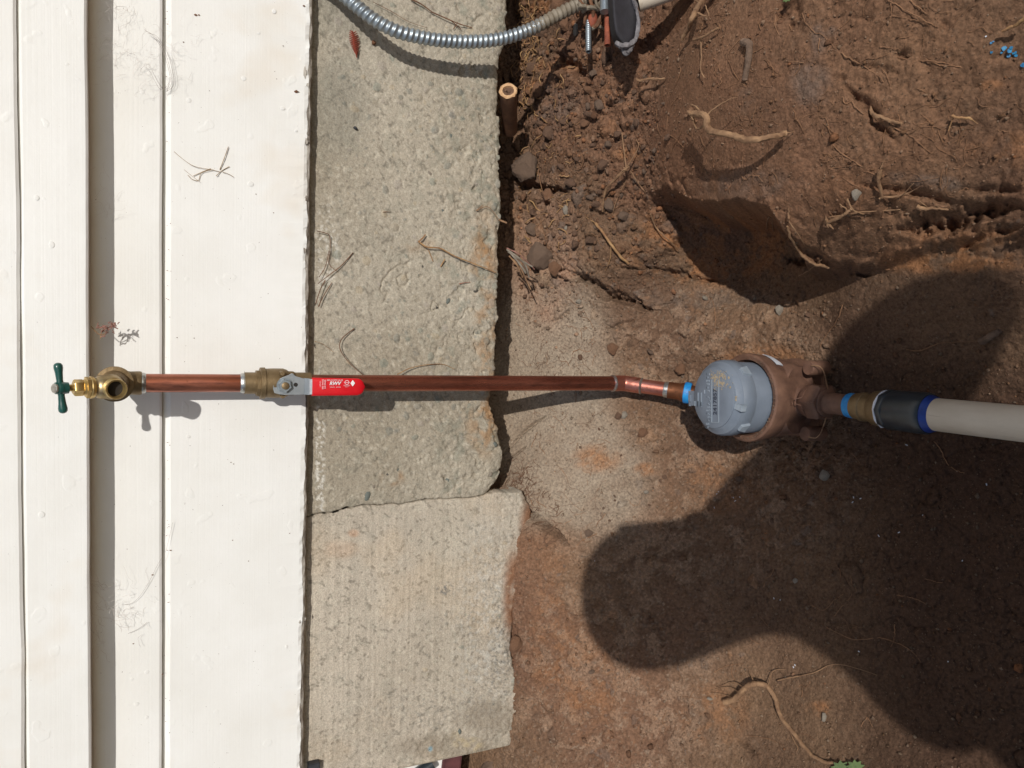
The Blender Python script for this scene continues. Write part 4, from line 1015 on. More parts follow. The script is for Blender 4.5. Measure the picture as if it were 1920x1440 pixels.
for sg in (1, -1):
    b = bmesh.new(); c = MC + fl * sg * n0; LN = n1_ - n0
    lathe(b, c, fl * sg, [(-.002, .0140), (.0, .0185), (.004, .0212), (LN * .38, .0222)], 36, hint=UP); hexp(b, c + fl * sg * LN * .30, fl * sg, LN * .70, .0246, hint=UP, bev=.10)
    lathe(b, c + fl * sg * LN * .98, fl * sg, [(0, .0180), (.003, .0172), (.004, .0140)], 26)
    parent_to(obj('union_nut', b, M['bronze']), wm)
# sealing wires
for sl in (1, -1):
    b = bmesh.new(); c = MC + fl * .074 + lat * sl * .040
    tube(b, catmull([c + lat * sl * .006 - fl * .006 + UP * .004, c + lat * sl * .006 + fl * .006 + UP * .004, c + fl * .010, c - lat * sl * .012 + fl * .013 - UP * .002, c - lat * sl * .022 + fl * .022 + UP * .004], 7), .0007, 6)
    parent_to(obj('sealing_wire', b, M['root']), wm)
# raised lettering on bronze
b = bmesh.new()
for k in range(16):
    if k in (4, 9): continue
    t = (k - 7.5) * .105 + .10; d = (fl * math.cos(t) + lat * math.sin(t)); rt = (-fl * math.sin(t) + lat * math.cos(t)); c = MC + d * .0540 + UP * .0513
    for u0, v0, hl, ver in ((-.0012, 0, .0018, 1), (.0014, 0, .0018, k % 3), (0, .0016, .0012, 0), (0, -.0014, .0012, 0)):
        if (k * 7 + int(u0 * 1e4)) % 4 == 0: continue
        box(b, c + rt * u0 + d * v0, d if ver else rt, rt if ver else d, UP, hl, .00035, .0005)
parent_to(obj('cast_marks', b, M['bronze'], None, False), wm)
o = text_mesh('raised_lettering', 'DV', .0095, MC + fl * .0575 + UP * .0262, lat, -fl, M['bronze'], None, .0009); parent_to(o, wm)
b = bmesh.new()
pent = [(MC + fl * (.0690 + .0055 * math.cos(t)) + lat * (.0055 * math.sin(t)) + UP * (.0222 - .0035 * math.cos(t))) for t in (2 * math.pi * k / 5 for k in range(6))]
for p, q_ in zip(pent, pent[1:]): tube(b, [p, q_], .0007, 5)
parent_to(obj('pentagon_mark', b, M['bronze'], None, False), wm)
b = bmesh.new(); c = MC + fl * .022 - lat * .0 + lat * -.0 
sl = -1 if lat.x > 0 else 1
side = lat * (1 if lat.x > 0 else -1)
b.free(); b = bmesh.new(); rows = []
for k in range(9):
    t = .18 + .50 * k / 8; d = side * math.cos(t) + fl * math.sin(t)
    rows.append([b.verts.new(MC + d * r_ + UP * z_) for r_, z_ in ((.0552, .016), (.0588, .0245), (.0600, .034), (.0594, .0338), (.0580, .0243), (.0544, .0162))])
for A_, B_ in zip(rows, rows[1:]):
    for k in range(6): b.faces.new((A_[k], A_[(k + 1) % 6], B_[(k + 1) % 6], B_[k]))
bmesh.ops.recalc_face_normals(b, faces=b.faces)
parent_to(obj('sticker', b, M['sticker']), wm)
# grey register: drum, hood, lid
b = bmesh.new(); lathe(b, MC, UP, [(.042, .0475), (.074, .0480), (.0765, .0470)], 64); parent_to(obj('register_drum', b, M['grey_plastic']), wm)
b = bmesh.new(); lathe(b, MC, UP, [(.0760, .0462), (.0765, .0498), (.0780, .0506), (.0925, .0500), (.0950, .0482), (.0958, .0480), (.0962, .0468), (.1020, .0418), (.1030, .0405)], 72); hood = parent_to(obj('hood', b, M['grey_plastic']), wm)
b = bmesh.new(); lathe(b, MC, UP, [(.1030, .0402), (.1046, .0400), (.1052, .0392), (.1053, .0200), (.1054, .001)], 72); lid = parent_to(obj('lid', b, M['grey_plastic']), wm)
def fin(px, py, h): 
    p = at_z(px, py, MC.z + h); d = (p - MC); d.z = 0; return d.normalized()
for px, py in ((1400, 702), (1400, 800), (1330, 700), (1330, 806)):
    d = fin(px, py, .078); rt = UP.cross(d)
    b = bmesh.new(); prism(b, [(-.0075, 0), (.0075, 0), (.0045, .012), (-.0045, .012)], MC + d * .0490 + UP * .0785, rt, UP, d, .0046, .0006); parent_to(obj('gusset', b, M['grey_light']), hood)
d = fin(1372, 757, .098); rt = UP.cross(d)
b = bmesh.new(); box(b, MC + d * .0475 + UP * .0985, rt, d, UP, .0042, .0058, .0042, .0008); box(b, MC + d * .0420 + UP * .1015, rt, d, UP, .0038, .0055, .0016, .0005); parent_to(obj('latch', b, M['grey_light']), lid)
d = fin(1290, 747, .104); rt = UP.cross(d)
b = bmesh.new(); box(b, MC + d * .0440 + UP * .1020, rt, d, UP, .0100, .0090, .0020, .0006); box(b, MC + d * .0490 + UP * .1045, rt, d, UP, .0048, .0025, .0014, .0005)
lathe(b, MC + d * .0515 + UP * .1015 - rt * .0105, rt, [(0, .0026), (.021, .0026)], 12); parent_to(obj('hinge', b, M['grey_plastic']), lid)
LZ = MC.z + .1056
def lp3(px, py, dz=0): return at_z(px, py, LZ + dz)
v1, v2 = lp3(1343, 780), lp3(1343, 712); ldir = (v2 - v1).normalized(); lupv = -(UP.cross(ldir)); 
if lupv.y < 0: lupv = -lupv
# number window recess (raised rim) and number
b = bmesh.new()
for p, q_ in (((1334.5, 792), (1334.5, 712)), ((1347.5, 792), (1347.5, 712)), ((1334.5, 792), (1347.5, 792))):
    a_, c_ = lp3(*p), lp3(*q_); m_ = (a_ + c_) / 2; dd = (c_ - a_); box(b, m_, dd, UP.cross(dd), UP, dd.length / 2, .00045, .0005)
parent_to(obj('number_frame', b, M['grey_light'], None, False), lid)
o = text_mesh('number', '2417857', .0098, lp3(1340.7, 753.5, .0001), ldir, lupv, M['print_dark'], None, .00006, bold=.00022); parent_to(o, lid)
b = bmesh.new(); rnd = random.Random(4)
for y0 in np.arange(700, 800, 6.2):
    if 736 < y0 < 742: continue
    for q in range(3):
        px = 1327.5 + rnd.choice((-2.4, 0, 2.4)); a_, c_ = lp3(px, y0), lp3(px + rnd.choice((0, 0, 3)), y0 + rnd.choice((2.6, 3.6)))
        dd = c_ - a_; box(b, (a_ + c_) / 2, dd, UP.cross(dd), UP, dd.length / 2, .0003, .0004)
parent_to(obj('cast_marks', b, M['grey_light'], None, False), lid)
b = bmesh.new()
for px, y0, y1 in ((1303, 752, 761), (1309, 736, 762), (1315, 736, 762), (1321, 731, 738), (1309, 752, 762), (1315, 754, 763)):
    a_, c_ = lp3(px, y0), lp3(px, y1); dd = c_ - a_; box(b, (a_ + c_) / 2, dd, UP.cross(dd), UP, dd.length / 2, .0006, .0007)
parent_to(obj('lid_rib', b, M['grey_light'], None, False), lid)
b = bmesh.new()
for k in range(260):
    px, py = random.gauss(1347, 8) + random.choice((-3, 0, 4)), random.gauss(711, 9); 
    if px < 1332: px += 8
    r = min(.0004 * random.paretovariate(1.5), .0022); bmesh.ops.create_icosphere(b, subdivisions=1, radius=1, matrix=Matrix.Translation(lp3(px, py, -.0002)) @ Matrix.Rotation(random.uniform(0, 3), 4, 'Z') @ Matrix.Diagonal((r, r * random.uniform(.4, .9), .0003, 1)))
for k in range(14):
    p = at_z(1378 + random.uniform(-3, 3), 748 + random.uniform(-4, 4), MC.z + .1028); bmesh.ops.create_icosphere(b, subdivisions=1, radius=1, matrix=Matrix.Translation(p) @ Matrix.Diagonal((.0012, .0012, .0005, 1)))
parent_to(obj('mud_smear', b, M['mud']), lid)

# hidden bend between riser and meter
b = bmesh.new(); c = MC - fl * (n1_ + .002)
tube(b, catmull([Q1 - d45 * .004, Q1 + d45 * .010, (Q1 + d45 * .018) * .5 + (c - fl * .014) * .5, c - fl * .008, c + fl * .004], 8), .0128, 24); parent_to(obj('street_elbow', b, M['copper_rust']), lp)

# ------------------------------------------------------------------ tail piece, adapters and white pipe
ap = thing('pipe_adapter', 'brass and dark grey plastic pipe adapter with blue thread tape, in front of the meter', 'pipe fitting', None, MC + fl * .12)
t0 = n1_; t1, t2, t3, t4, t5, t6 = fz(1592), fz(1606), fz(1616), fz(1662), fz(1725), fz(1745)
b = bmesh.new(); lathe(b, MC + fl * t0, fl, [(0, .0125), (.006, .0140), (.008, .0132), (t1 - t0, .0132)], 30); parent_to(obj('tail_piece', b, M['bronze']), ap)
b = bmesh.new(); lathe(b, MC + fl * t1, fl, [(0, .0140), (.001, .0152), (t2 - t1, .0156)], 30, jitter=.02); parent_to(obj('thread_tape', b, M['tape']), ap)
b = bmesh.new(); lathe(b, MC + fl * t2, fl, [(0, .0158), (t3 - t2, .0160), (t3 - t2 + .001, .0176), (t3 - t2 + .006, .0178), (t3 - t2 + .007, .0168), ((t3 + t4) / 2 - t2, .0170), ((t3 + t4) / 2 - t2 + .004, .0205), (t4 - t2, .0212)], 32); parent_to(obj('brass_adapter', b, M['brass_dull']), ap)
b = bmesh.new(); lathe(b, MC + fl * t4, fl, [(-.002, .021), (-.0005, .0222), (.0012, .0222), (.002, .021)], 30, jitter=.03); parent_to(obj('sealant_bead', b, M['sticker']), ap)
b = bmesh.new(); hexp(b, MC + fl * (t4 + .001), fl, .010, .0236, hint=UP, seg=8, bev=.05); lathe(b, MC + fl * (t4 + .010), fl, [(0, .0224), (.002, .0228), (t5 - t4 - .008, .0234), (t6 - t4 - .014, .0234), (t6 - t4 - .010, .0218)], 36); parent_to(obj('plastic_adapter', b, M['pvc_dark']), ap)
b = bmesh.new(); lathe(b, MC + fl * (t6 - .002), fl, [(-.006, .0222), (0, .0216), (.006, .0196), (.010, .0182)], 36); parent_to(obj('primer_ring', b, M['primer']), ap)
wp = thing('plastic_pipe', 'scuffed white plastic pipe leading from the grey adapter to the right edge', 'pipe', None, MC + fl * t6)
b = bmesh.new(); lathe(b, MC + fl * (t6 + .002), fl, [(0, .0180), (1.1, .0180)], 40); parent_to(obj('pipe', b, M['pvc']), wp)

# ------------------------------------------------------------------ flexible conduit and the bundle at the top
cp = [(560, -70, -.03), (612, -38, -.03), (645, -8, -.034), (672, 14, -.040), (700, 36, -.045), (740, 57, -.050), (780, 68, -.052), (830, 76, -.055), (880, 78, -.058), (925, 75, -.062), (965, 66, -.066), (1005, 50, -.070), (1045, 28, -.075), (1085, 8, -.08), (1130, -14, -.085), (1200, -50, -.09), (1320, -100, -.09)]
path = catmull([at_y(px, py, y) for px, py, y in cp], 90)
cum = [0]
for p, q in zip(path, path[1:]): cum.append(cum[-1] + (q - p).length)
fc = thing('flexible_conduit', 'ribbed galvanized flexible conduit looping across the top of the concrete', 'conduit', None, path[0])
b = bmesh.new(); n = len(path); u = None; rings = []; seg = 24
for i, p in enumerate(path):
    t = (path[min(i + 1, n - 1)] - path[max(i - 1, 0)]).normalized()
    if u is None: u = t.orthogonal().normalized()
    u = (u - t * u.dot(t)).normalized(); v = t.cross(u); ring = []
    for k in range(seg):
        a = 2 * math.pi * k / seg; ph = cum[i] / .0076 * 2 * math.pi + a
        r = .0088 + .0008 * (1 - abs(math.sin(ph / 2)) ** 1.5 * 2)
        ring.append(b.verts.new(p + (u * math.cos(a) + v * math.sin(a)) * r))
    rings.append(ring)
for A_, B_ in zip(rings, rings[1:]):
    for k in range(seg): b.faces.new((A_[k], A_[(k + 1) % seg], B_[(k + 1) % seg], B_[k]))
o = obj('armour', b, M['galv']); o.data.materials.append(M['dusty_galv'])
for p_ in o.data.polygons:
    x = project(np.array(p_.center))[0]
    if x > 1000 + random.uniform(-25, 25): p_.material_index = 1
parent_to(o, fc)

def stub(px0, py0, px1, py1, y0, y1, r, mat, label, pitch=.0035):
    a, c = at_y(px0, py0, y0), at_y(px1, py1, y1); t = thing('flexible_stub', label, 'conduit', 'cut conduit ends hanging at the top edge', a)
    b = bmesh.new(); d = c - a; L = d.length; m = int(L / pitch * 6); prof = [(L * i / m, r * (1 + .07 * math.sin(2 * math.pi * i / 6))) for i in range(m + 1)]
    prof += [(L, r * .75), (L - .004, r * .7)]
    lathe(b, a, d, prof, 18, cap=False); parent_to(obj('armour', b, mat), t)
    b = bmesh.new(); lathe(b, c - d.normalized() * .004, d, [(0, r * .72), (.0005, r * .72)], 14); parent_to(obj('bore', b, M['dark']), t)
stub(1103, 40, 1103.5, 97, -.095, -.110, .0040, M['galv'], 'thin grey ribbed conduit end hanging down beside the red one')
stub(1139, -60, 1139, 85, -.13, -.145, .0042, M['rust'], 'rusty red ribbed conduit end hanging between grey stub and black flap', .003)
b = bmesh.new(); a, c = at_y(1133, -90, -.13), at_y(1134, 22, -.150); lathe(b, a, c - a, [(0, .0068), ((c - a).length, .0064)], 20)
tag(obj('metal_tube', b, M['galv']), 'smooth grey metal tube at the top edge, above the rusty stub', 'tube')
wb = thing('wire_bundle', 'tangle of dusty brown-grey wires tied at the top edge', 'wires', None, at_y(1100, 0, -.09))
for pts in ([(1085, -40, -.09), (1088, 2, -.10), (1105, 12, -.105), (1125, 6, -.105), (1140, -12, -.1)], [(1085, 14, -.10), (1100, 16, -.108), (1118, 12, -.108), (1130, 2, -.1)], [(1092, 22, -.10), (1105, 14, -.11), (1122, 18, -.108)],
            [(1096, -30, -.10), (1108, 4, -.11), (1112, 30, -.105), (1106, 44, -.10)], [(1143, 24, -.12), (1128, 32, -.115), (1120, 46, -.11), (1112, 52, -.105)], [(1110, 54, -.105), (1122, 50, -.108), (1136, 55, -.108)], [(1120, -30, -.1), (1118, 6, -.112), (1128, 20, -.112)], [(1099, 26, -.1), (1096, 42, -.095), (1101, 50, -.09)], [(1085, 6, -.11), (1090, 12, -.112), (1098, 12, -.112)]):
    b = bmesh.new(); tube(b, catmull([at_y(*p) for p in pts], 8), random.uniform(.0020, .0033), 8, wob=.12); parent_to(obj('wire', b, M['root_dark'] if random.random() < .45 else M['dusty_galv']), wb)
b = bmesh.new(); c = at_y(1111, 37, -.10); bmesh.ops.create_icosphere(b, subdivisions=3, radius=1, matrix=Matrix.Translation(c) @ Matrix.Diagonal((.012, .007, .007, 1)))
for v in b.verts: v.co += v.co.normalized() * random.uniform(-.0005, .0005)
tag(obj('rust_lump', b, M['rust']), 'rust-red lump caught in the wires near the top edge', 'lump')
# black flap
b = bmesh.new(); out = [(1140, -120), (1142, -40), (1144, 20), (1148, 60), (1153, 78), (1166, 92), (1172, 106), (1179, 107), (1190, 94), (1196, 74), (1202, 48), (1200, 22), (1190, 0), (1184, -50), (1182, -120)]
cen = at_y(1170, 20, -.2)
ringo = [at_y(x, y, -.185) for x, y in out]; ringi = [at_y(1168 + (x - 1168) * .82, 20 + (y - 20) * .84, -.210) for x, y in out]; ringb = [p + Vector((0, .012, 0)) for p in ringo]
tipm = [at_y(1168 + (x - 1168) * .5, 10 + (y - 10) * .5, -.206) for x, y in out]
V = [[b.verts.new(p) for p in r] for r in (tipm, ringi, ringo, ringb)]; m = len(out)
for A_, B_ in zip(V, V[1:]):
    for k in range(m): b.faces.new((A_[k], A_[(k + 1) % m], B_[(k + 1) % m], B_[k]))
b.faces.new(V[0]); b.faces.new(list(reversed(V[3])))
bmesh.ops.recalc_face_normals(b, faces=b.faces)
flap = thing('rubber_flap', 'pointed black rubber flap with a dusty grey rim at the top edge', 'rubber flap', None, cen)
o = obj('flap', b, M['rubber'])
sub = o.modifiers.new('round', 'SUBSURF'); sub.levels = 2; sub.render_levels = 2
parent_to(o, flap)
b = bmesh.new(); rim_ = [at_y(x, y, -.2095) for x, y in [(1184, -60), (1186, -10), (1193, 15), (1197, 40), (1195, 62), (1189, 80), (1181, 94), (1176, 100)]]
tube(b, catmull(rim_, 6), lambda t: .0021 + .0010 * math.sin(t * 9) ** 2, 8, wob=.2)
tube(b, catmull([at_y(1154, 80, -.208), at_y(1165, 86, -.212), at_y(1180, 84, -.213), at_y(1190, 76, -.211)], 6), .0034, 8, wob=.2)
bmesh.ops.create_icosphere(b, subdivisions=3, radius=1, matrix=Matrix.Translation(at_y(1174, 92, -.2065)) @ Matrix.Diagonal((.009, .003, .007, 1)))
parent_to(obj('dusty_rim', b, M['dust_rubber']), flap)
b = bmesh.new(); a, c = at_y(1196, 4, -.20), at_y(1300, -32, -.24); lathe(b, a, c - a, [(0, .0125), ((c - a).length * 3, .0125)], 24)
tag(obj('white_pipe', b, M['pvc']), 'white plastic pipe end beside the black flap at the top edge', 'pipe')

# cane stub by the concrete edge
a = at_y(953, 170, -.004); c = at_y(957, 262, .10)
cs = thing('cane_stub', 'cut hollow cane stub with a pale end, wedged against the concrete edge', 'cane', None, a)
b = bmesh.new(); d = (c - a); lathe(b, a, d, [(0, .0128), (.003, .0136), (.02, .0130), (d.length * .8, .0120)], 26, cap=False, jitter=.015); parent_to(obj('stem', b, M['stick']), cs)
b = bmesh.new(); lathe(b, a, d, [(.0004, .0137), (-.0010, .0120), (-.0004, .0088), (.004, .0084)], 26, cap=False, jitter=.07); parent_to(obj('cut_rim', b, M['cane_face']), cs)
b = bmesh.new(); lathe(b, a + d.normalized() * .004, d, [(-.001, .0091), (0, .0092)], 20, jitter=.05)
for k in range(12): sphere(b, a + d.normalized() * .0025 + Vector((random.uniform(-.006, .006), random.uniform(-.001, .001), random.uniform(-.006, .006))), random.uniform(.001, .003), 8)
parent_to(obj('soil_plug', b, M['clod']), cs)

# ------------------------------------------------------------------ roots
def surf_path(pts, lift, wob=.0, n=8, seed=0):
    out = []
    for i, p in enumerate(pts):
        l = p[2] if len(p) > 2 else lift; out.append(hit(p[0], p[1]) + Vector(ND) * l)
    c = catmull(out, n); r = random.Random(seed)
    if wob:
        o_ = Vector((0, 0, 0)); cc = []
        for q in c:
            o_ = o_ * .8 + Vector((r.gauss(0, wob), r.gauss(0, wob), r.gauss(0, wob))) * .55; cc.append(q + o_)
        c = cc
    return c
def root(pts, r0, r1, mat='root', name='root', label=None, cat='root', group=None, branches=(), wob=.0003, lift=.002, knob=0):
    has = len(branches) > 0
    bm_r = bmesh.new(); p = surf_path(pts, lift, wob * 1.5, 8, int(pts[0][0]))
    ph = random.uniform(0, 6)
    tube(bm_r, p, lambda t: (r0 + (r1 - r0) * t) * (1 + .07 * math.sin(t * 17 + ph)), 9, wob=.05)
    if knob:
        for k in range(6):
            d_ = Vector((random.gauss(0, 1), random.gauss(0, .5), random.gauss(0, 1))).normalized() * knob * random.uniform(1.2, 2.6); tube(bm_r, catmull([p[0] - d_ * .2, p[0] + d_ * .5 + Vector((0, 0, knob * .2)), p[0] + d_], 4), lambda t: knob * (.55 - .42 * t), 8, wob=.12)
    if not has: o = obj(name, bm_r, M[mat]); return tag(o, label, cat, group)
    t = thing(name, label, cat, group, p[0]); parent_to(obj('main_stem', bm_r, M[mat]), t)
    for bp, ra, rb in branches:
        ra *= .8; rb *= .7; bb = bmesh.new(); tube(bb, surf_path(bp, lift, wob, 7, int(bp[0][1])), lambda q: ra + (rb - ra) * q, 6, wob=.08); parent_to(obj('branch', bb, M[mat]), t)
    return t
root([(1318, 232, .045), (1345, 240, .05), (1352, 262, .048), (1385, 272, .05), (1420, 278, .045), (1455, 270, .035), (1480, 255, .012)], .0040, .0032, label='thick curved pale root standing off the smooth bank, throwing a clear shadow', wob=.0005, knob=.006,
     branches=[([(1345, 240, .05), (1358, 222, .045), (1380, 208, .04), (1395, 196, .03)], .0013, .0006), ([(1345, 245, .05), (1325, 218, .045), (1314, 214, .04)], .0018, .0008), ([(1350, 250, .048), (1326, 256, .04), (1320, 245, .045)], .002, .0008), ([(1460, 268, .03), (1490, 250, .006)], .0010, .0006)])
root([(1362, 1312, .010), (1385, 1300, .016), (1402, 1280, .022), (1420, 1270, .024), (1442, 1276, .018), (1456, 1300, .014), (1468, 1335, .014), (1490, 1370, .012), (1520, 1405, .010), (1548, 1422, .008), (1572, 1428, .004)], .0044, .0020, label='long forked pale root arching over the soil near the bottom edge', wob=.0005,
     branches=[([(1398, 1278, .02), (1375, 1275, .008), (1345, 1287, .003)], .0010, .0005), ([(1395, 1290, .02), (1365, 1284, .006), (1335, 1293, .003)], .0009, .0004), ([(1460, 1272, .008), (1520, 1262, .003), (1560, 1245, .003), (1600, 1250, .003), (1645, 1265, .003)], .0009, .0005),
               ([(1445, 1275, .018), (1452, 1255, .008), (1475, 1253, .003)], .0009, .0005), ([(1475, 1345, .012), (1485, 1375, .004), (1497, 1400, .003), (1492, 1408, .003)], .0011, .0006), ([(1385, 1300, .016), (1355, 1299, .005), (1332, 1298, .003)], .0007, .0004), ([(1420, 1272, .02), (1412, 1262, .012), (1408, 1255, .008)], .0012, .0006)])
root([(1184, 322, .02), (1165, 340, .022), (1145, 362, .02), (1132, 398, .006)], .0026, .0016, label='stout brown root curving down from the knot between clods and bank', knob=.003,
     branches=[([(1184, 322, .02), (1176, 290, .012), (1168, 250, .004)], .0016, .0010), ([(1190, 325, .016), (1200, 345, .008), (1212, 362, .004)], .0011, .0007), ([(1182, 322, .018), (1200, 280, .008), (1195, 262, .005)], .0012, .0007), ([(1180, 340, .012), (1160, 375, .006), (1150, 405, .004)], .0008, .0005)])
root([(1120, 420, .006), (1140, 445, .010), (1155, 465, .012), (1168, 482, .010), (1180, 496, .004)], .0022, .0020, mat='straw', label='knotted straight stem lying across the clods below the stout root', branches=[([(1150, 460, .01), (1147, 485, .006), (1137, 508, .004)], .0010, .0006), ([(1120, 420, .006), (1100, 408, .003)], .0010, .0006)])
root([(1287, 82, .016), (1300, 62, .02), (1312, 40, .022), (1325, 15, .02), (1345, -12, .012)], .0024, .0040, label='rough straight root sloping up to the top edge right of the black flap', wob=.0006, branches=[([(1318, 35, .02), (1335, 36, .012), (1330, 20, .02)], .0016, .0008), ([(1318, 15, .02), (1305, 5, .012)], .0014, .0008)])
root([(1208, 162, .026), (1225, 157, .020), (1249, 150, .004)], .0020, .0013, label='short pale stick poking from the smooth bank, its tip knobbly', knob=.0016)
root([(1304, 78, .008), (1325, 74, .012), (1352, 57, .008)], .0016, .0013, mat='root', label='short pale stick beside the rough root at the top', branches=[([(1318, 78, .008), (1319, 110, .008), (1318, 135, .010), (1324, 150, .008)], .0009, .0011), ([(1318, 78, .008), (1332, 88, .004)], .0005, .0004)])
root([(1478, 425, .006), (1484, 448, .008), (1500, 470, .010), (1525, 492, .010), (1556, 502, .012)], .0013, .0019, label='pale wavy root hanging along the lip of the undercut bank', wob=.0005, branches=[([(1480, 412, .006), (1498, 440, .01), (1516, 470, .006)], .0010, .0006), ([(1502, 520, .02), (1520, 508, .014), (1542, 488, .010)], .0008, .0006), ([(1484, 412, .01), (1481, 392, .004)], .0012, .0006)])
root([(1440, 430, .004), (1442, 415, .012), (1449, 411, .012), (1452, 434, .006)], .0009, .0007, label='small hooked root on the lip of the undercut', cat='root')
root([(1222, 402, .006), (1235, 430, .012), (1255, 450, .012), (1277, 472, .01)], .0014, .0008, label='slanting root over the shaded hollow under the bank')
root([(1652, 322, .01), (1650, 345, .012), (1655, 372, .008), (1650, 375, .008)], .0024, .0010, label='short thick rootlet knot on the bank, middle right', wob=.0004, branches=[([(1655, 372, .006), (1690, 368, .005), (1715, 345, .005)], .0010, .0005), ([(1655, 372, .006), (1700, 365, .006), (1730, 350, .005)], .0009, .0005), ([(1652, 322, .01), (1660, 300, .005)], .0008, .0005)])
root([(1555, 420, .012), (1585, 408, .014), (1600, 395, .012)], .0022, .0015, label='cluster of short roots above the undercut, middle of the bank', wob=.0006, knob=.004, branches=[([(1560, 410, .01), (1620, 400, .006), (1690, 395, .004)], .0010, .0006), ([(1590, 375, .008), (1600, 395, .012), (1622, 405, .008)], .0013, .0008), ([(1585, 412, .01), (1590, 398, .01), (1575, 385, .006)], .0014, .0008)])
root([(1720, 388, .008), (1745, 392, .006), (1778, 393, .004)], .0022, .0009, label='pale fibrous root end on the bank near the right edge', wob=.0006, branches=[([(1725, 380, .006), (1750, 400, .005)], .0008, .0005), ([(1740, 392, .006), (1760, 384, .004)], .0008, .0004)])
root([(1636, 215, .006), (1650, 222, .01), (1672, 228, .008), (1690, 233, .004)], .0022, .0012, label='pale flattened root fragment in the crevice of the bank', wob=.0006, knob=.003)
root([(1785, 222, .008), (1805, 225, .01), (1822, 226, .006)], .0013, .0011, mat='straw', label='short straight stalk on the bank near the right edge', branches=[([(1788, 224, .006), (1778, 247, .004)], .0008, .0008), ([(1822, 226, .006), (1834, 234, .004)], .0005, .0004)])
root([(1878, 66, .01), (1900, 60, .014), (1925, 47, .02)], .0012, .0018, mat='straw', label='pale stalk entering from the right edge near the blue scraps')
root([(1395, 80, .004), (1408, 88, .008), (1405, 120, .006), (1398, 150, .001)], .0046, .0030, mat='clod_grey', label='whitish stone-like root lump on the bank, right of the pale stick', cat='root lump', wob=.0004)
root([(1840, 640, .003), (1858, 630, .004), (1876, 620, .001)], .0048, .0030, mat='clod_grey', label='pale elongated lump in the shadowed trench floor', cat='lump')
